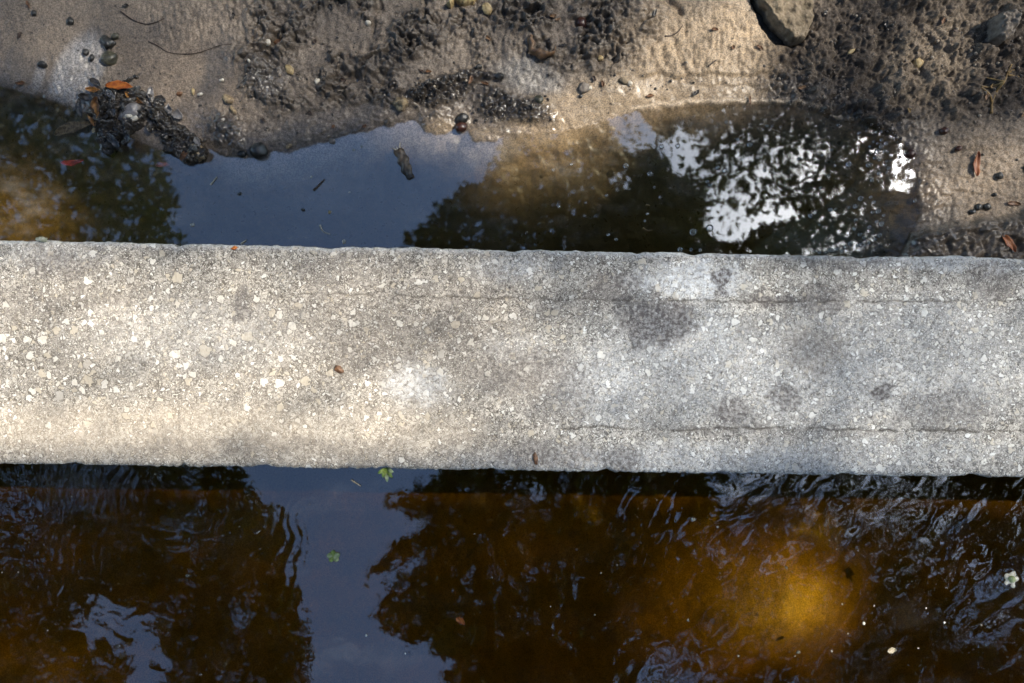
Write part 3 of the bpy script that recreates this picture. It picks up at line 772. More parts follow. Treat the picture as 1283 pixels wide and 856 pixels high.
stone('seed', 727, 34, 6.5, 7, 6, M['red_seed'], 'dark red brown seed half sunk in the grey mud near the top', 'seed', 20, 14, rough=0.15)
stone('clod', 505, 133, 8.5, 8, 7, M['tan_lump'], 'knobbly tan clod beside the black rim of wet lumps', 'clod', 0, 15, rough=0.6)
patch('rock', [(560, 12), (572, 4), (590, -6), (598, 2), (596, 12), (582, 15), (572, 10), (565, 18)], 0.014, M['yellow_chip'],
      'jagged pale yellow rock at the top edge of the bank', 'rock', 421, edge=6, noise=0.3)
stone('pebble', 611, 20, 6, 8, 5, M['yellow_chip'], 'smooth pale yellow pebble beside the jagged yellow rock', 'pebble', 25, 16)
stone('pebble', 464, 35, 3.5, 3.5, 3, M['white_chip'], 'small cream pebble on the dark mud under the top edge', 'pebble', 0, 17)
stone('pebble', 751, 77, 3.5, 3.5, 3, M['yellow_chip'], 'tiny yellow pebble between grey mud and pale sand', 'pebble', 0, 18)
stone('stone', 731, 113, 7, 7, 5, M['grey_rock'], 'grey stone lying on the wet sand strip above the pool', 'stone', 30, 19)
stone('stone', 780, 104, 6, 4.5, 4, M['pale_rock'], 'pale flat stone with a black speck on the sunlit sand', 'stone', -25, 20)
stone('pebble', 675, 128, 6, 6, 6, M['olive_stone'], 'olive pebble at the right end of the black lumpy rim', 'pebble', 0, 21)
stone('pebble', 626, 100, 6, 4.5, 5, M['dark_stone'], 'black pebble on pale mud beside the curled leaf', 'pebble', 0, 22)
stone('pebble', 600, 88, 6, 4, 5, M['dark_stone'], 'black pointed pebble on the bumpy tan mud', 'pebble', 20, 23, angular=True)
stone('pebble', 1146, 82, 6, 7, 5, M['yellow_chip'], 'tan yellow pebble set in the crumbly dark soil', 'pebble', 0, 24)
stone('pebble', 1140, 193, 6, 6, 5, M['red_seed'], 'red brown pebble at the bright right end of the pool', 'pebble', 0, 25)
stone('pebble', 1177, 167, 5.5, 4.5, 5, M['red_seed'], 'dark red pebble on the waterline soil above the tan mud', 'pebble', 0, 26)
stone('pebble', 1195, 189, 4.5, 3.5, 4, M['red_seed'], 'small red brown pebble on the tan mud left of the rust leaf', 'pebble', 20, 27)
stone('pebble', 1213, 267, 4.5, 3.5, 4, M['dark_stone'], 'lowest of three black pebbles on the tan mud', 'pebble', 0, 28)
stone('pebble', 1221, 261, 4.5, 4.5, 4, M['dark_stone'], 'middle one of three black pebbles on the tan mud', 'pebble', 0, 29)
stone('pebble', 1231, 261, 5, 4.5, 4, M['dark_stone'], 'rightmost of three black pebbles on the tan mud', 'pebble', 0, 30)
stone('pebble', 1245, 223, 4.5, 4.5, 4, M['dark_stone'], 'lone black pebble right of the rust leaf', 'pebble', 0, 31)
stone('pebble', 1280, 214, 6, 5, 5, M['dark_stone'], 'black pebble on tan mud at the right border', 'pebble', 0, 32)
stone('pebble', 1240, 246, 3, 2.5, 3, M['dark_stone'], 'tiny dark pebble on tan mud above the brown leaf', 'pebble', 0, 33)
stone('pebble', 353, 57, 9, 4, 4, M['brown_chip'], 'red brown chip beside the dark gully in the mud', 'chip', -10, 34)
stone('pebble', 341, 60, 3.5, 4.5, 3, M['white_chip'], 'cream chip touching the red brown chip', 'chip', 0, 35)
stone('pebble', 727, 123, 3, 2.5, 2, M['dark_stone'], 'tiny dark pebble on wet sand below the grey stone', 'pebble', 0, 36)
stone('pebble', 738, 113, 3.2, 2.6, 2, M['white_chip'], 'white chip right of the grey stone on the sand', 'chip', 0, 37)
stone('pebble', 788, 107, 3.5, 3, 2.5, M['white_chip'], 'white chip right of the pale flat stone on the sand', 'chip', 0, 38)

# --- chips of shell and leaf
for i, (px, py, a, b, rot, m, lab) in enumerate((
        (366, 91, 8, 5, -50, 'yellow_chip', 'yellow chip leaning in the dark mud hollow'),
        (290, 128, 8, 5, -30, 'tan_lump', 'tan flake on the silt above the black stone'),
        (296, 141, 7, 3, -55, 'tan_lump', 'narrow tan flake just below a wider tan flake'),
        (246, 118, 2, 5.5, 5, 'yellow_chip', 'upright pale sliver on the grey silt'),
        (255, 122, 4, 2, 10, 'white_chip', 'short pale sliver lying beside an upright one'),
        (283, 105, 3.2, 2.2, 10, 'white_chip', 'white chip on smooth grey silt above the tan flake'),
        (319, 84, 2, 2.6, 0, 'white_chip', 'tiny white chip alone on smooth grey silt'),
        (400, 106, 4, 4.5, 15, 'white_chip', 'rounded white chip on the dark mud'),
        (363, 184, 5, 3.2, 30, 'tan_lump', 'tan chip on the wet mud right of the black stone'),
        (228, 120, 4.5, 3.2, 0, 'brown_chip', 'rust coloured chip on silt near the black litter'),
        (1060, 70, 6, 3, 35, 'yellow_chip', 'yellowish sliver in a hollow of the dark soil'),
        (168, 150, 4.5, 3, 0, 'white_chip', 'white chip stuck to the flat wet stone in the litter'),
        (176, 153, 5.5, 4, 20, 'white_chip', 'cream chip beside the white chip on the flat wet stone'),
        )):
    stone('chip', px, py, a, b, 2.2, M[m], lab, 'chip', rot, 50 + i, sink=0.2, rough=0.4, angular=True, z=0.019 if i >= 11 else None)

# --- the black wet litter at the left
patch('litter_clump', [(112, 130), (125, 112), (140, 104), (158, 104), (172, 92), (182, 98), (184, 115), (196, 130), (190, 160), (170, 168), (150, 178), (138, 196), (126, 190), (122, 170), (112, 152)],
      0.013, M['litter'], 'black clump of wet leaf litter under the orange leaf', 'debris', 431, edge=12, lump=0.005, lump_s=8, base=0.0, noise=0.9)
patch('litter_clump', [(180, 112), (196, 122), (214, 132), (220, 150), (236, 160), (256, 178), (262, 192), (252, 206), (236, 208), (222, 198), (206, 192), (202, 168), (190, 152), (178, 132)],
      0.013, M['litter'], 'black lumpy tongue of wet litter reaching into the blue pool', 'debris', 441, edge=9, lump=0.005, lump_s=7, base=0.0, noise=0.9)
patch('flat_stone', [(150, 150), (160, 130), (172, 124), (182, 132), (184, 148), (174, 158), (158, 160)], 0.021, M['wet_grey'],
      'smooth wet grey stone set in the black litter', 'stone', 451, edge=12, noise=0.08, base=0.0)
stone('cone_fragment', 250, 193, 8.5, 9, 8, M['tan_lump'], 'knobbly tan cone fragment at the tip of the litter tongue', 'cone', 0, 70, rough=0.7, z=0.006)
stone('cone_fragment', 236, 197, 8, 7, 6, M['brown_chip'], 'brown lump beside the tan cone fragment', 'lump', 0, 71, rough=0.5, z=0.004)

# --- leaves
leaf('leaf', 157, 113.5, 33, 10, -2, M['orange_leaf'], 'bright orange leaf lying on the black litter', z=0.018)
leaf('leaf', 94, 163, 50, 13, 17, M['brown_leaf'], 'long speckled brown leaf floating beside the black litter', z=0.001, curl=0.25)
leaf('leaf', 127, 144, 36, 12, 84, M['amber_leaf'], 'upright amber and black leaf stuck in the litter', z=0.013, curl=0.4)
leaf('leaf', 87, 201, 30, 7, 6, M['red_leaf'], 'red leaf under the brown water at the left', z=-0.010, bend=-0.15)
leaf('leaf', 203, 207, 18, 6, 3, M['pink_leaf'], 'faded pink leaf under the water below the litter tongue', z=-0.004)
leaf('leaf', 1218, 208, 31, 8, 86, M['rust_leaf'], 'narrow rust leaf standing upright in the picture on tan mud', curl=0.3)
leaf('leaf', 1250, 308, 26, 9, -52, M['rust_leaf'], 'rust leaf slanting on the dark wet mud by the wall', curl=0.3)
leaf('leaf', 1262, 258, 17, 6, -6, M['brown_chip'], 'small dark brown leaf on the edge of the dark wet mud', curl=0.3)
leaf('leaf', 577, 778, 13, 7, -35, M['orange_leaf'], 'orange leaf scrap floating on the brown stream', z=0.0006, lift=0.0)
leaf('leaf', 121, 165, 7, 4, 70, M['yellow_chip'], 'small yellow leaf scrap where the speckled leaf meets the litter', z=0.006)

lr = random.Random(17)
for i in range(46):
    ang = lr.uniform(0, 6.3); q = lr.random() ** 0.6
    if i < 26: px, py = 146 + 44 * q * math.cos(ang), 145 + 48 * q * math.sin(ang)
    else:
        t = lr.random(); px, py = 186 + 66 * t + lr.gauss(0, 9), 122 + 74 * t + lr.gauss(0, 8)
    if math.hypot(px - 157, py - 113) < 14 or math.hypot(px - 127, py - 144) < 10 or math.hypot(px - 168, py - 142) < 15: continue
    leaf('rotting_leaf', px, py, lr.uniform(12, 26), lr.uniform(6, 11), lr.uniform(0, 360), M['litter' if lr.random() < 0.75 else 'amber_leaf' if lr.random() < 0.3 else 'wet_grey'],
         'dark rotting leaf matted into the black litter by the pool', z=lr.uniform(0.006, 0.015), curl=lr.uniform(0.2, 0.7), bend=lr.uniform(-0.2, 0.2), tiltx=lr.uniform(-0.5, 0.5), group='rotting leaves in the litter')

mr_ = random.Random(29)
for i in range(60):
    px, py = mr_.uniform(20, 1270), mr_.uniform(6, 165)
    if gz(px, py) < 0.003 or (60 < px < 330 and 30 < py < 215): continue
    leaf('leaf_flake', px, py, mr_.uniform(5, 12), mr_.uniform(2.5, 5), mr_.uniform(0, 360), M[mr_.choice(('brown_chip', 'twig', 'litter', 'curl', 'sprig'))],
         'small brown flake of dead leaf on the mud bank', curl=0.4, tiltx=mr_.uniform(-0.3, 0.3), group='dead leaf flakes on the mud')

def curled_leaf():
    k = mpp(0); n, m = 22, 6; V = []
    for i in range(n + 1):
        t = i / n; a = R(150 + 190 * t)
        w = 0.5 + 8.5 * math.sin(math.pi * min(1, 0.08 + t * 0.95)) ** 0.7
        for j in range(m + 1):
            s = j / m
            r = 19 + 1.2 * math.sin(t * 23) - w * s * (1 + 0.3 * math.sin(t * 13))
            V.append((k * r * math.cos(a) * 0.95, k * r * math.sin(a), k * (6 * math.sin(math.pi * s * 0.8) + 1.5)))
    me = mesh_np('curled_leaf', np.array(V), grid_faces(m + 1, n + 1))
    o = link('leaf', me, M['curl'])
    so = o.modifiers.new('thickness', 'SOLIDIFY'); so.thickness = 0.0008
    p = at(679, 61); o.location = (p.x, p.y, gz(675, 70) + 0.0005)
    tag(o, 'curled brown leaf bent like a hook in the mud', 'leaf')
curled_leaf()

# --- the curled piece of bark afloat in the pool
def bark_piece():
    root = empty('bark_piece', (*at(507, 206).xy, 0.0), R(-64))
    tag(root, 'curled brown piece of bark floating in the blue pool', 'bark')
    k = mpp(0); L, W = 40 * k, 13 * k; n, m = 24, 9; V = []
    for i in range(n + 1):
        t = i / n
        w = W * 0.5 * (0.45 + 0.55 * math.sin(math.pi * min(1, t * 0.85 + 0.15)) ** 0.6) * (1 + 0.14 * math.sin(t * 21))
        for j in range(m + 1):
            s = j / m * 2 - 1
            V.append((L * (t - 0.5) + 0.0006 * math.sin(j * 4.1), s * w + 0.0012 * math.sin(t * 6), 0.0045 - 0.0048 * s * s + 0.0009 * math.sin(t * 19 + j)))
    o = link('shell', mesh_np('bark', np.array(V), grid_faces(m + 1, n + 1)), M['bark_bit'], root)
    so = o.modifiers.new('thickness', 'SOLIDIFY'); so.thickness = 0.001
    paths = []
    for (x0, y0, x1, y1) in ((-0.48, 0.2, -0.68, 0.55), (-0.48, -0.1, -0.66, -0.45), (-0.45, 0.0, -0.62, 0.05)):
        paths.append(([(L * x0, W * y0, 0.003), (L * (x0 + x1) / 2, W * (y0 + y1) / 2, 0.003), (L * x1, W * y1, 0.0006)], [0.0016, 0.0011, 0.0004]))
    link('torn_fibre', tube_mesh('fibre', paths), M['straw'], root)
bark_piece()

# --- twigs
twig('twig', [(158, 20), (166, 26), (176, 32), (190, 36), (204, 34), (213, 29)], 0.9, M['twig'], 'dark curved twig on grey silt near the top')
twig('twig', [(192, 57), (203, 62), (214, 69), (230, 72), (250, 71), (268, 66), (280, 62), (295, 61)], 0.7, M['twig'], 'long thin twig lying across the grey silt')
twig('twig', [(884, 88), (889, 84), (894, 80)], 1.2, M['twig'], 'short dark twig on the sunlit tan mud')
twig('twig', [(393, 239), (400, 232), (407, 225)], 1.3, M['twig'], 'short black twig floating on the blue pool', z=0.0006)
twig('twig', [(830, 52), (838, 50), (846, 46), (852, 38)], 1.1, M['twig'], 'thin dark rootlet on the tan mud left of the pale rock')
twig('sprig', [(1234, 146), (1234, 132), (1237, 120), (1240, 112), (1247, 105), (1252, 97), (1256, 87)], 1.7, M['sprig'],
     'dry branching brown sprig lying on the dark soil at the right', 'sprig',
     branches=([(1239, 113), (1228, 115), (1216, 115)], [(1234, 133), (1225, 126), (1216, 117)], [(1240, 112), (1233, 107), (1226, 103)], [(1252, 98), (1258, 94), (1263, 92)], [(1251, 100), (1259, 101), (1268, 101)]))
twig('straw', [(264, 232), (268, 227), (272, 222)], 1.1, M['straw'], 'slanting pale straw floating on the blue pool', 'straw', z=0.0005)
twig('straw', [(401, 282), (404, 289), (408, 292), (414, 294)], 1.2, M['straw'], 'hooked white straw floating on the blue pool', 'straw', z=0.0005)
twig('straw', [(302, 306), (306, 303), (309, 301)], 1.2, M['straw'], 'short white straw touching the wall edge in the pool', 'straw', z=0.0005)
twig('straw', [(440, 601), (446, 605), (452, 609)], 1.1, M['straw'], 'thin white straw floating below the wall on blue reflection', 'straw', z=0.0005)
twig('straw', [(322, 668), (327, 664)], 1.2, M['straw'], 'short cream straw floating among dark reflections at the left', 'straw', z=0.0005)
twig('straw', [(809, 257), (814, 258)], 1.3, M['sprig'], 'upper yellow sliver floating on the dark pool', 'straw', z=0.0005)
twig('straw', [(805, 286), (810, 289), (817, 289)], 1.3, M['sprig'], 'lower yellow sliver floating on the dark pool', 'straw', z=0.0005)

# --- flecks on the water
def fleck(px, py, r, mat, label, group=None, name='fleck'):
    return stone(name, px, py, r, r * 0.8, r * 0.6, M[mat], label, 'fleck', random.uniform(0, 180), int(px + py), sink=0.5, rough=0.5, group=group, z=0.0005, sub=2)
fleck(413, 266, 2.4, 'yellow_chip', 'tiny yellow fleck floating on the blue pool')
fleck(300, 243, 2.8, 'dark_stone', 'black fleck floating on the blue pool below the black stone')
fleck(380, 263, 2.6, 'dark_stone', 'black fleck floating on the blue pool left of the yellow fleck')
for px, py, r in ((241, 282, 2.8), (431, 303, 2.8), (390, 222, 1.6), (443, 188, 1.8), (453, 184, 1.6), (438, 241, 1.4)):
    fleck(px, py, r, 'white_chip', 'tiny white fleck floating on the blue pool', 'white flecks on the blue pool')
for px, py, r in ((3, 717, 1.8), (23, 717, 2.0), (235, 721, 3.2), (90, 622, 1.6), (195, 594, 2.6), (300, 660, 1.4), (60, 790, 1.5), (150, 809, 1.4), (252, 845, 2.0), (459, 796, 2.4), (508, 819, 1.6), (388, 632, 1.3),
                  (595, 669, 1.8), (616, 724, 1.8), (773, 708, 1.8), (753, 718, 1.5), (868, 651, 4.2), (899, 660, 2.0), (985, 711, 2.8), (992, 716, 1.5), (1075, 690, 1.6), (1112, 665, 2.0), (1048, 688, 1.4),
                  (1082, 781, 3.0), (1000, 817, 3.6), (996, 822, 1.6), (925, 822, 1.8), (1042, 816, 1.8), (1183, 780, 2.0), (1095, 759, 1.8), (1055, 757, 1.6), (922, 766, 1.4), (1062, 794, 1.5), (902, 718, 1.4),
                  (1229, 783, 2.2), (1160, 762, 1.6), (960, 776, 1.4), (862, 777, 2.6), (715, 811, 1.8), (745, 770, 1.5), (690, 760, 1.4), (1150, 812, 1.5), (1205, 660, 1.8), (1120, 648, 1.6)):
    fleck(px, py, r * 0.72, ('fleck_dull', 'fleck_dull', 'straw', 'petal')[int(px + py) % 4], 'tiny pale fleck floating on the brown stream', 'pale flecks on the stream')

def duckweed():
    root = empty('floating_plant', (*at(418, 697).xy, 0.0005)); tag(root, 'small round green floating plant on the blue reflection', 'plant')
    k = mpp(0)
    for i in range(5):
        a = i * 2 * math.pi / 5 + 0.4
        bm = bmesh.new(); bmesh.ops.create_icosphere(bm, subdivisions=3, radius=1)
        for v in bm.verts: v.co = Vector((v.co.x * 4.2 * k, v.co.y * 3.4 * k, v.co.z * 1.0 * k + 0.0005 * v.co.x))
        me = bpy.data.meshes.new('frond'); bm.to_mesh(me); bm.free()
        o = link('frond', me, M['green'] if i % 2 else M['pale_green'], root)
        o.location = (math.cos(a) * 4.4 * k, math.sin(a) * 3.6 * k, 0.0006); o.rotation_euler = (0, 0, a)
duckweed()

def blossom():
    root = empty('blossom', (*at(1266, 725).xy, 0.001)); tag(root, 'pale green and white blossom floating near the right border', 'flower')
    k = mpp(0)
    for i in range(5):
        a = i * 2 * math.pi / 5
        bm = bmesh.new(); bmesh.ops.create_icosphere(bm, subdivisions=3, radius=1)
        for v in bm.verts: v.co = Vector((v.co.x * (4.2 + (i * 7 % 5) * 0.6) * k, v.co.y * (3.0 + (i * 3 % 4) * 0.5) * k * (1 + 0.25 * math.sin(5 * v.co.x + i)), v.co.z * 1.1 * k + (0.12 + 0.1 * (i % 3)) * v.co.x * v.co.x * 6 * k))
        me = bpy.data.meshes.new('petal'); bm.to_mesh(me); bm.free()
        o = link('petal', me, M['petal'], root); o.location = (math.cos(a) * 5.6 * k, math.sin(a) * 5.6 * k, 0.001); o.rotation_euler = (0.25 * math.sin(i * 2.1), 0.2 * math.cos(i * 1.7), a + 0.3 * math.sin(i * 3))
    bm = bmesh.new(); bmesh.ops.create_icosphere(bm, subdivisions=3, radius=4.5 * k)
    me = bpy.data.meshes.new('heart'); bm.to_mesh(me); bm.free()
    link('heart', me, M['pale_green'], root).location = (0, 0, 0.002)
blossom()
leaf('petal', 1117, 815, 11, 7, 12, M['fleck_dull'], 'cream petal floating low on the stream at the right', 'petal', z=0.0005, lift=0.0)

# --- plants and bits on the wall
def weed():
    k = mpp(WALL_Z); p = at(485, 586, WALL_Z - 0.02)
    root = empty('weed', p); tag(root, 'small pale green weed growing from the lower wall edge', 'plant')
    for i, (a, L) in enumerate(((-55, 14), (-85, 17), (-112, 12), (-25, 10), (-150, 12))):
        n, m = 10, 3; V = []
        for u in range(n + 1):
            t = u / n; w = 2.6 * k * math.sin(math.pi * (0.06 + 0.88 * t)) ** 0.8
            for j in range(m + 1):
                s_ = j / m * 2 - 1
                V.append((L * k * t, s_ * w, 0.010 * math.sin(t * 2.2) + 0.0008 * s_ * s_))
        o = link('leaf_blade', mesh_np('blade', np.array(V), grid_faces(m + 1, n + 1)), M['pale_green'] if i % 2 else M['green'], root)
        o.rotation_euler = (0, 0, R(a)); so = o.modifiers.new('thickness', 'SOLIDIFY'); so.thickness = 0.0005
    link('stem', tube_mesh('stem', [([(0, 0.012, -0.01), (0, 0.004, -0.003), (0, 0, 0.002)], [0.001, 0.001, 0.0008])]), M['green'], root)
weed()

def on_wall(name, px, py, rx, ry, rot, mat, label, cat):
    o = stone(name, px, py, rx, ry, 1.4, M[mat], label, cat, rot, int(px), sink=0.25, rough=0.5, z=0.0)
    p = at(px, py, WALL_Z); o.location = (p.x, p.y, WALL_Z + 0.0012); o.scale = (0.88, 0.88, 0.9)
    return o
on_wall('leaf_scrap', 425, 463, 6, 3.6, -35, 'brown_chip', 'brown leaf scrap lying in the middle of the wall top', 'leaf')
on_wall('leaf_scrap', 671, 575, 2.6, 7, 10, 'brown_chip', 'narrow brown scrap near the lower edge of the wall', 'leaf')
on_wall('leaf_scrap', 294, 311, 3.2, 2.2, 10, 'orange_leaf', 'orange speck near the upper edge of the wall', 'leaf')
on_wall('moss_tuft', 53, 300, 7, 3, 0, 'moss', 'pale moss tuft on the upper wall edge at the left', 'moss')

# --- bubbles: one built, the rest copied
bm = bmesh.new(); bmesh.ops.create_uvsphere(bm, u_segments=20, v_segments=12, radius=1.0)
bme = bpy.data.meshes.new('bubble'); bm.to_mesh(bme); bm.free()
bub0 = link('bubble', bme, M['bubble'])
tag(bub0, 'small clear bubble floating on the dark end of the pool', 'bubble', 'bubbles floating on the pool')
spots = [(784, 208, 3.8), (814, 218, 3.6), (849, 183, 3.0), (829, 184, 3.0), (889, 286, 4.6), (868, 291, 4.8), (852, 313, 3.4), (899, 210, 3.2), (908, 214, 3.4), (886, 228, 2.6), (889, 232, 2.6), (866, 313, 2.2),
         (877, 314, 2.4), (811, 268, 2.0), (808, 277, 1.8), (827, 247, 2.0), (820, 235, 1.8), (772, 300, 2.2), (762, 294, 2.2), (924, 175, 2.2), (939, 181, 4.0), (961, 158, 1.8), (968, 158, 1.8), (978, 159, 1.8), (910, 153, 2.2),
         (1001, 199, 2.2), (1063, 206, 3.6), (1088, 207, 3.6), (1038, 221, 2.2), (1076, 167, 2.4), (1050, 157, 2.0), (1113, 211, 2.6), (1120, 220, 2.2), (1099, 190, 3.2), (1104, 184, 3.2), (1096, 198, 2.6), (1110, 180, 2.8), (1146, 252, 2.6),
         (1078, 249, 3.4), (1094, 254, 2.6), (1100, 265, 3.6), (1104, 281, 3.6), (1102, 295, 3.0), (1096, 300, 2.4), (1077, 294, 3.2), (1070, 287, 2.6), (1071, 259, 3.2), (1089, 285, 2.6), (1093, 266, 2.4), (1098, 278, 2.2), (1072, 276, 2.2),
         (1107, 270, 2.0), (1082, 298, 2.4), (1064, 260, 1.8), (1015, 271, 3.0), (1021, 266, 2.4), (1040, 263, 2.8), (1047, 262, 2.0), (700, 259, 2.2), (760, 245, 1.8), (734, 254, 1.6), (716, 206, 2.0), (693, 213, 2.0),
         (660, 292, 2.0), (690, 290, 1.6), (1026, 282, 1.6), (985, 302, 1.6), (930, 200, 2.0), (948, 230, 1.8), (958, 214, 2.0), (1030, 195, 1.8), (1042, 188, 1.8), (1028, 235, 1.6), (1046, 208, 1.8)]
brng = random.Random(5)
for i in range(34):           # the pale froth by the wall
    t = brng.random(); spots.append((1022 + 70 * t + brng.gauss(0, 3), 317 - 13 * t ** 1.2 + brng.gauss(0, 2.4), brng.uniform(1.4, 3.2)))
for i in range(46):           # the bright bubbles where the pool ends
    spots.append((1115 + brng.gauss(0, 20), 195 + brng.gauss(0, 20), brng.uniform(1.2, 2.8)))
k0 = mpp(0); used = []
for px, py, r in spots:
    if px > 1147 or py > 318 or any(math.hypot(px - a, py - b) < 0.75 * (r + c) for a, b, c in used): continue
    used.append((px, py, r))
    o = bub0 if len(used) == 1 else bub0.copy()
    if len(used) > 1: C.objects.link(o)
    p = at(px, py); o.location = (p.x, p.y, r * k0 * 0.15); o.scale = (r * k0, r * k0, r * k0 * 0.8)

# --- loose grit on the mud: uncountable crumbs
def grit():
    bm = bmesh.new(); rnd = random.Random(3)
    zones = [(1140, 95, 130, 70, 520), (1010, 120, 45, 35, 220), (545, 120, 50, 16, 120), (640, 138, 52, 18, 150), (1090, 160, 60, 14, 150), (360, 130, 60, 40, 70), (800, 106, 60, 8, 16), (250, 120, 120, 60, 26), (450, 60, 120, 50, 120),
             (720, 60, 90, 45, 50), (900, 96, 70, 14, 22), (1210, 200, 70, 40, 34)]
    for cx, cy, rx, ry, n in zones:
        for _ in range(n):
            px, py = cx + rx * rnd.uniform(-1, 1), cy + ry * rnd.uniform(-1, 1)
            if not (0 <= py and -10 < px < 1295): continue
            p = at(px, py); i = np.searchsorted(gx, p.x); j = np.searchsorted(gy, p.y)
            if H[j, i] < 0.001: continue
            r = k0 * rnd.choice((0.7, 0.8, 0.9, 1.0, 1.2, 1.5, 2.4))
            mt = Matrix.Translation((p.x, p.y, float(H[j, i]) + r * 0.25)) @ Matrix.Rotation(rnd.uniform(0, 6), 4, Vector((rnd.random(), rnd.random(), rnd.random() + 0.1)).normalized()) @ Matrix.Diagonal((r, r * rnd.uniform(.6, 1), r * rnd.uniform(.5, .9), 1))
            bmesh.ops.create_icosphere(bm, subdivisions=1, radius=1, matrix=mt)
    me = bpy.data.meshes.new('grit'); bm.to_mesh(me); bm.free()
    T = NT('grit_stones'); g = T.n('NewGeometry').outputs['Random Per Island']
    c = T.mix(T.mr(g, 0.6, 0.95), (0.045, 0.038, 0.032), (0.30, 0.25, 0.19))
    b = T.n('BsdfPrincipled', {'Base Color': c, 'Roughness': 0.35, 'Specular IOR Level': 0.6})
    tag(link('gravel', me, T.done(b)), 'loose crumbs of soil and grit on the mud', 'gravel', None, 'stuff')
grit()

# ------------------------------------------------------------------ trees overhead (seen mirrored in the water, and shading the place)
def sky_gap(px, py):
    """how much foliage stands in the line of a mirrored pixel: 1 = dense, 0 = open sky"""
    wx = px + 15 * fbm(px / 22, py / 22, 501, 4, 0.6); wy = py + 15 * fbm(px / 22, py / 22, 502, 4, 0.6)
    sd = lambda poly: sdf_poly(wx, wy, poly)
    r = np.ones(px.shape)
    A = [(216, 0), (205, 120), (208, 200), (216, 250), (222, 345), (508, 345), (514, 295), (545, 262), (578, 238), (608, 228), (624, 195), (636, 160), (640, 60), (600, -60), (300, -60)]
    D = [(268, 540), (285, 592), (310, 612), (345, 640), (372, 680), (362, 720), (378, 760), (388, 800), (384, 1000), (570, 1000), (560, 840), (548, 800), (520, 806), (490, 795), (468, 768), (478, 745), (520, 712),
         (545, 690), (500, 700), (462, 722), (478, 700), (512, 672), (548, 655), (510, 640), (492, 624), (520, 612), (552, 600), (552, 540)]
    E = [(92, 768), (150, 762), (192, 784), (214, 830), (208, 900), (128, 900), (156, 828), (106, 795)]
    r = r * sstep(9, -12, sd(A)) * sstep(7, -9, sd(D)) * sstep(7, -9, sd(E))
    B1 = [(762, 148), (772, 184), (796, 196), (822, 190), (845, 214), (862, 212), (880, 196), (872, 172), (850, 158), (838, 175), (815, 160), (800, 138), (780, 138)]
    B2 = [(884, 262), (880, 276), (890, 296), (912, 304), (938, 298), (958, 283), (996, 270), (1002, 260), (972, 262), (945, 268), (920, 262), (905, 250)]
    r = r * (1 - 0.96 * sstep(-4, 3, sd(B1))) * (1 - 0.96 * sstep(-4, 3, sd(B2)))
    f = lambda *a, **k: ell(wx, wy, *a, **k)
    r = r * (1 - 0.90 * f(908, 214, 80, 46, 40, soft=0.4) * sstep(-0.30, 0.10, fbm(px / 13, py / 13, 521, 3))) * (1 - 0.55 * f(985, 225, 40, 40, soft=0.5))
    r = r * (1 - 0.95 * f(1134, 202, 20, 46, 8, soft=0.35) * sstep(-0.42, -0.1, fbm(px / 12, py / 12, 523, 3))) * (1 - 0.8 * f(1100, 195, 40, 40, soft=0.5) * sstep(-0.05, 0.2, fbm(px / 11, py / 11, 525, 3))) * (1 - 0.12 * f(1050, 190, 70, 40, soft=0.5))
    r = r * (1 - 0.8 * f(778, 225, 14, 20, soft=0.5)) * (1 - 0.6 * f(1055, 312, 60, 9, -8, soft=0.5))
    r = r * (1 - 0.85 * f(110, 230, 130, 100, soft=0.5) * sstep(0.02, 0.3, fbm(px / 14, py / 14, 511, 3)))
    for (gx_, gy_, ra, rb, rot, am) in ((880, 560, 60, 40, 0, .9), (980, 585, 90, 16, -10, .85), (1010, 610, 14, 40, 35, .9), (905, 640, 30, 10, -30, .8), (822, 640, 9, 50, 12, .9), (940, 668, 45, 9, -18, .9), (880, 690, 12, 22, 25, .8), (1130, 560, 60, 40, 0, .7), (1150, 625, 60, 9, -12, .8),
                                (1205, 700, 12, 40, 25, .85), (1165, 660, 22, 16, 0, .7), (1270, 735, 30, 30, 0, .8), (1120, 740, 30, 8, 35, .7), (1390, 720, 70, 90, 0, .85), (30, 640, 30, 14, 0, .85), (20, 700, 30, 9, 0, .7), (230, 665, 50, 8, 5, .75), (120, 600, 40, 40, 0, .5), (950, 850, 10, 30, 40, .8),
                                (1000, 860, 26, 14, 0, .8), (760, 700, 10, 30, 20, .55), (700, 800, 14, 40, 20, .5), (1080, 770, 10, 24, 0, .5), (210, 760, 20, 30, 0, .6), (310, 760, 14, 26, 0, .55)):
        r = r * (1 - am * (0.92 if gx_ > 700 else 0.95) * f(gx_, gy_, ra, rb, rot, soft=0.3))
    r = r * (1 - 0.08 * sstep(800, 900, px) * sstep(540, 580, py))
    r = r * (1 - 0.85 * f(840, 850, 50, 40, soft=0.4)) * (1 - 0.7 * f(1240, 770, 40, 40, soft=0.6)) * (1 - 0.12 * f(950, 620, 150, 40, soft=0.6)) * (1 - 0.15 * f(1190, 640, 110, 40, soft=0.6))
    r = r * (1 - 0.3 * f(60, 650, 90, 70, soft=0.6))
    return np.clip(r, 0, 1)

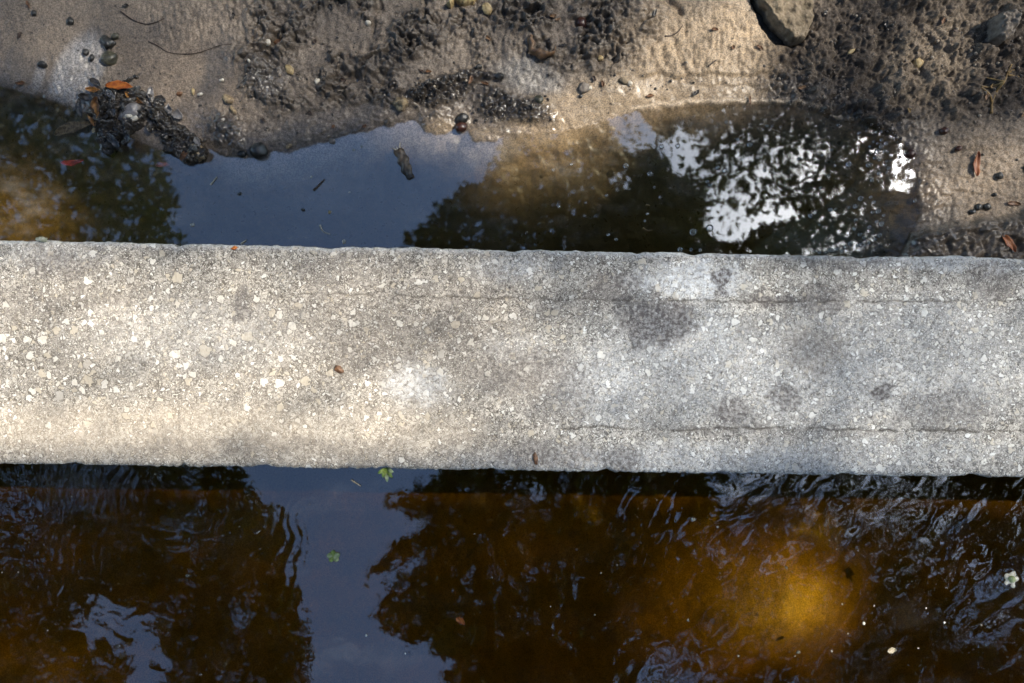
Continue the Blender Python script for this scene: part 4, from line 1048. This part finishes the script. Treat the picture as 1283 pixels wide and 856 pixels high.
def sun_target(x, y, which):
    """share of sunlight the crowns let through to a point (pixel coordinates of that level)"""
    f = lambda cx, cy, rx, ry, t, rot=0, soft=0.6: t * ell(x, y, cx, cy, rx, ry, rot, soft=soft)
    if which == 'wall': T = 0.265 + 0.135 * sstep(750, 450, x)
    elif which == 'bank': T = np.where(sdf_poly(x, y, POOL) > -6, 0.0004, 0.068)
    else: T = np.full(x.shape, 0.0095)
    L = {'wall': [f(190, 460, 430, 170, .47), f(868, 348, 90, 40, .36)],
         'bank': [f(885, 60, 135, 75, .27), f(775, 130, 130, 30, .42), f(612, 55, 75, 55, .18), f(285, 45, 110, 60, .13), f(240, 125, 70, 45, .13), f(560, 165, 60, 25, .16), f(1165, 85, 70, 50, .30), f(1240, 45, 55, 40, .30), f(1195, 215, 80, 60, .14),
                  f(700, 200, 80, 34, .98), f(8, 262, 75, 50, .65), f(560, 165, 60, 25, .22), f(985, 15, 60, 50, .32), f(590, 5, 40, 20, .25)],
         'bed': [f(985, 764, 90, 64, 0.60, soft=0.85), f(30, 840, 110, 50, .04)]}[which]
    for q in L: T = np.maximum(T, q)
    return np.clip(T, 2e-4, 0.98)

TAU = 9.6
def keep_prob(P, shade=False):
    """P (n,3) leaf positions -> chance that a leaf hangs there"""
    k = F / (HC + P[:, 2])
    px = CX + P[:, 0] * k; py = CY - P[:, 1] * k
    r = sky_gap(px, py)
    hid = (py > 335) & (py < 565)
    r = np.where(hid & (py < 535), np.maximum(r, 0.9), r)
    def proj(z0):
        t = (P[:, 2] - z0) / SUN.z; kk = F / (HC - z0)
        X = P[:, 0] - SUN.x * t; Y = P[:, 1] - SUN.y * t
        return CX + X * kk, CY - Y * kk
    wxp, wyp = proj(WALL_Z); bx, by = proj(0.0); dx, dy = proj(-0.18)
    T = np.where((wyp > 300 + 0.018 * wxp) & (wyp < 582 + 0.0133 * wxp), sun_target(wxp, wyp, 'wall'), np.where(by < 420, sun_target(bx, by, 'bank'), sun_target(dx, dy, 'bed')))
    inside = (wxp > -200) & (wxp < 2000) & (wyp > -250) & (wyp < 1080)
    s = np.where(inside, np.clip(-np.log(T) / TAU, 0, 1) if shade else 0.0, 1)
    return r * s

def leaves_mesh(name, P, size):
    n = len(P)
    a = rng.normal(size=(n, 3)); a[:, 2] *= 0.45; a /= np.linalg.norm(a, axis=1, keepdims=True)
    up = rng.normal(size=(n, 3)) * 0.45 + np.array((0, 0, 1.0))
    b = np.cross(up, a); b /= np.linalg.norm(b, axis=1, keepdims=True)
    L = (size * rng.uniform(0.65, 1.35, n))[:, None]; W = L * rng.uniform(0.42, 0.62, n)[:, None]
    nrm = np.cross(a, b)
    V = np.stack([P - a * L * 0.5, P - a * L * 0.05 + b * W * 0.5 + nrm * L * 0.08, P + a * L * 0.5, P - a * L * 0.05 - b * W * 0.5 + nrm * L * 0.08], 1).reshape(-1, 3)
    return mesh_np(name, V, np.arange(n * 4).reshape(n, 4))

def tree(label, base, fork, lobes, mat, size, r0):
    """lobes: ('mirror', px0, px1, py0, py1, h0, h1, n) or ('ball', centre, radii, n); limbs run from the fork to points inside the crown"""
    root = empty('broadleaf_tree', (base[0], base[1], 0.0)); tag(root, label, 'tree', 'trees over the stream')
    P = []; tips = []; veil = []
    for lb in lobes:
        if lb[0] == 'mirror':
            _, x0, x1, y0, y1, h0, h1, n = lb
            nc = n // 28
            c = np.stack([rng.uniform(x0, x1, nc), rng.uniform(y0, y1, nc), rng.uniform(h0, h1, nc)], 1)
            i = rng.integers(0, nc, n)
            h = c[i, 2] + rng.normal(0, 0.16, n); kk = (HC + h) / F
            X = (c[i, 0] - CX) * kk + rng.normal(0, 0.2, n); Y = (CY - c[i, 1]) * kk + rng.normal(0, 0.2, n)
            P.append(np.stack([X, Y, h], 1))
            kc = (HC + c[:, 2]) / F
            tips.append(np.stack([(c[:, 0] - CX) * kc, (CY - c[:, 1]) * kc, c[:, 2]], 1))
        elif lb[0] == 'veil':
            # evenly spread small leaves across the path of the sunlight
            _, h0, h1, n = lb
            i = np.arange(n)[:, None]; g = 1.22074408460575947536
            q = (0.5 + i * np.array((1 / g, 1 / g ** 2, 1 / g ** 3))) % 1.0
            hh = rng.uniform(h0, h1, n); t = (hh - WALL_Z) / SUN.z
            pv = np.stack([((q[:, 0] - 0.5) * 3.2 + 0.16) + SUN.x * t, (q[:, 1] - 0.5) * 2.3 + SUN.y * t, hh], 1)
            veil.append(pv[q[:, 2] < keep_prob(pv, True)])
        else:
            c, r, n = lb[1:4]
            nc = n // (lb[4] if len(lb) > 4 else 40)
            d = rng.normal(size=(nc, 3)); d /= np.linalg.norm(d, axis=1, keepdims=True)
            cc = np.array(c) + d * np.array(r) * rng.uniform(0.15, 1, nc)[:, None] ** 0.45
            i = rng.integers(0, nc, n)
            P.append(cc[i] + rng.normal(0, 0.22, (n, 3))); tips.append(cc)
    P = np.vstack(P); tips = np.vstack(tips)
    P = P[rng.random(len(P)) < keep_prob(P)]
    if veil: P = np.vstack([P] + veil)
    off = np.array((base[0], base[1], 0.0))
    link('crown', leaves_mesh('crown', P - off, size), mat, root, smooth=False)
    b = Vector((base[0], base[1], 0.0)); fk = Vector(fork)
    tr = smooth_path([b - b + Vector((0, 0, -0.4)), (fk - b) * 0.35 + Vector((0.15, -0.1, 0.3)), fk - b], 8)
    trunk = link('trunk', tube_mesh('trunk', [(tr, [r0 * (1.25 - 0.6 * i / (len(tr) - 1)) for i in range(len(tr))])], 14), M['bark'], root)
    # limbs lead into foliage that was kept
    ok = keep_prob(tips) > 0.6
    tips = tips[ok]
    if len(tips):
        idx = rng.choice(len(tips), min(len(tips), 26), replace=False)
        for n_, i in enumerate(idx):
            tip = Vector(tips[i]) - b; f0 = fk - b
            mid = f0.lerp(tip, 0.5) + Vector((0, 0, 0.5 + 0.3 * rng.random()))
            pth = smooth_path([f0, mid, tip], 6)
            # a limb stops where it would cross an open gap
            q = np.array([list(p + b) for p in pth]); good = keep_prob(q) > 0.25
            if not good[5:].all(): continue
            link('limb', tube_mesh('limb', [(pth, [r0 * 0.34 * (1 - 0.88 * j / (len(pth) - 1)) for j in range(len(pth))])], 7), M['bark'], root)
    return root

tree('tall dense tree mirrored as the dark mass between blue pool and brown pool', (0.6, -7.0), (0.5, -6.4, 6.0),
     [('mirror', 440, 880, 60, 1000, 8.8, 12.0, 70000), ('mirror', 380, 900, 340, 545, 8.8, 11.0, 16000)], M['leaf_dark'], 0.12, 0.26)
tree('leafy tree mirrored at the left beyond the strip of blue sky', (-9.0, -0.5), (-8.2, -0.6, 5.0),
     [('mirror', -260, 420, 40, 1000, 8.0, 11.0, 115000)], M['leaf_mid'], 0.10, 0.22)
tree('open tree at the right whose leaves let the white sky through', (7.6, 5.6), (7.0, 5.0, 4.6),
     [('mirror', 740, 1230, 60, 345, 8.2, 10.5, 42000)], M['leaf_mid'], 0.085, 0.20)
sc_ = SUN * (7.6 / SUN.z)
tree('tall tree towards the sun that dapples the wall and the mud', (sc_.x + 2.4, sc_.y + 2.2), (sc_.x + 1.9, sc_.y + 1.8, 4.6),
     [('ball', (sc_.x + 0.3, sc_.y + 0.2, 7.6), (2.7, 2.6, 1.4), 46000, 20), ('veil', 6.7, 8.5, 165000)], M['leaf_mid'], 0.045, 0.24)
tree('broad tree mirrored in the rippled stream at the lower right', (9.0, -5.5), (8.2, -5.0, 5.0),
     [('mirror', 830, 1480, 340, 1000, 8.5, 11.5, 84000)], M['leaf_dark'], 0.11, 0.24)

# the wood around the clearing, which keeps the low sky off the stream
tree('tree leaning over from the far bank above the mud', (1.0, 9.2), (0.9, 8.4, 5.2), [('mirror', -350, 1000, -420, 40, 8.0, 11.0, 22000)], M['leaf_dark'], 0.22, 0.22)
tree('tree leaning over the right end of the wall', (11.0, 0.6), (10.2, 0.4, 5.0), [('mirror', 1180, 1700, -100, 620, 8.0, 11.0, 16000)], M['leaf_mid'], 0.20, 0.22)
tree('tree leaning over the stream from the near bank', (-3.0, -9.4), (-2.8, -8.6, 5.0), [('mirror', -350, 1000, 900, 1330, 8.0, 11.0, 20000)], M['leaf_dark'], 0.22, 0.22)
ring = [('slender tree on the far bank beyond the pale rock', 80, 11.5), ('tree on the far bank straight behind the pool', 104, 12.0), ('bushy tree on the far bank at the upper left', 128, 12.0),
        ('tree standing past the left end of the wall', 152, 13.0), ('tree past the left end of the wall, nearer the stream', 200, 13.5), ('tall tree over the stream at the lower left', 225, 12.5),
        ('tree on the near bank left of the dense tree', 248, 13.0), ('tree on the near bank right of the dense tree', 288, 13.0), ('tall tree over the stream at the lower right', 314, 14.5),
        ('tree past the right end of the wall', 345, 14.5), ('tree behind the open tree at the right', 8, 14.5), ('tree on the far bank at the upper right', 55, 13.0)]
for i, (lab, ang, rad) in enumerate(ring):
    x, y = rad * math.cos(R(ang)), rad * math.sin(R(ang))
    tree(lab, (x * 1.08, y * 1.08), (x, y, 4.0), [('ball', (x, y, 7.0 + 0.5 * math.sin(i * 2.1)), (4.4, 4.4, 6.0), 13000)], M['leaf_dark' if i % 2 else 'leaf_mid'], 0.46, 0.24)

# ------------------------------------------------------------------ light
W = bpy.data.worlds.new('World'); scene.world = W; W.use_nodes = True
nt = W.node_tree; nt.nodes.clear()
class WT(NT):
    def __init__(s, t): s.t = t
w = WT(nt)
out = nt.nodes.new('ShaderNodeOutputWorld'); bg = nt.nodes.new('ShaderNodeBackground')
sky = nt.nodes.new('ShaderNodeTexSky'); sky.sky_type = 'NISHITA'; sky.sun_disc = False
sky.sun_elevation = SUN_EL; sky.sun_rotation = math.pi / 2 - SUN_AZ
sky.air_density = 1.0; sky.dust_density = 0.3; sky.ozone_density = 2.2
dirv = w.n('TexCoord').outputs['Generated']
cn = w.noise(dirv, 2.2, 6, 0.55).outputs[0]
dot = w.n('VectorMath', {0: dirv, 1: tuple(Vector((0.36, 0.16, 0.92)).normalized())}, operation='DOT_PRODUCT').outputs['Value']
sund = w.n('VectorMath', {0: dirv, 1: tuple(SUN)}, operation='DOT_PRODUCT').outputs['Value']
dotg = w.n('VectorMath', {0: dirv, 1: tuple(Vector((0.60, 0.27, 1.0)).normalized())}, operation='DOT_PRODUCT').outputs['Value']
near = w.mr(dot, 0.935, 0.985)
dot2 = w.n('VectorMath', {0: dirv, 1: tuple(Vector((0.62, -0.27, 1.0)).normalized())}, operation='DOT_PRODUCT').outputs['Value']
near = w.math('MAXIMUM', near, w.math('MULTIPLY', w.mr(dot2, 0.978, 0.995), 0.7))
cl = w.math('MULTIPLY', w.mr(cn, 0.38, 0.56), near)
wn = w.noise(w.n('Mapping', {'Vector': dirv, 'Scale': (1.0, 2.6, 1.0), 'Rotation': (0, 0, 0.6)}).outputs[0], 7.0, 7, 0.6).outputs[0]
cl = w.math('MAXIMUM', cl, w.mr(wn, 0.50, 0.78, 0.0, 0.085))
glow = w.math('POWER', w.math('MAXIMUM', dotg, 0.0), 60.0)
cloudc = w.mix(glow, (9.6, 10.6, 12.2), (64, 63, 61))
c = w.mix(cl, sky.outputs[0], cloudc)
nt.links.new(c, bg.inputs[0]); bg.inputs[1].default_value = 0.135
nt.links.new(bg.outputs[0], out.inputs[0])

sl = bpy.data.lights.new('sun', 'SUN'); sl.energy = 3.5; sl.angle = R(0.53); sl.color = (1.0, 0.93, 0.82)
so = bpy.data.objects.new('sun', sl); C.objects.link(so)
so.rotation_euler = (-SUN).to_track_quat('-Z', 'Y').to_euler(); so.location = (4, 3, 12)

# ------------------------------------------------------------------ camera
cd = bpy.data.cameras.new('camera'); cam = bpy.data.objects.new('camera', cd); C.objects.link(cam)
cam.location = (0, 0, HC); cam.rotation_euler = (0, 0, 0)
cd.sensor_fit = 'HORIZONTAL'; cd.sensor_width = 36.0; cd.lens = 36.0 * F / 1283.0
cd.clip_start = 0.02; cd.clip_end = 500
cd.dof.use_dof = True; cd.dof.focus_distance = HC - WALL_Z; cd.dof.aperture_fstop = 6.0
scene.camera = cam
scene.view_settings.view_transform = 'Standard'; scene.view_settings.look = 'None'
scene.view_settings.exposure = 2.3  # exposed for the shade; scene.view_settings.gamma = 1.0
scene.cycles.max_bounces = 8; scene.cycles.transparent_max_bounces = 24
scene.cycles.sample_clamp_indirect = 6.0
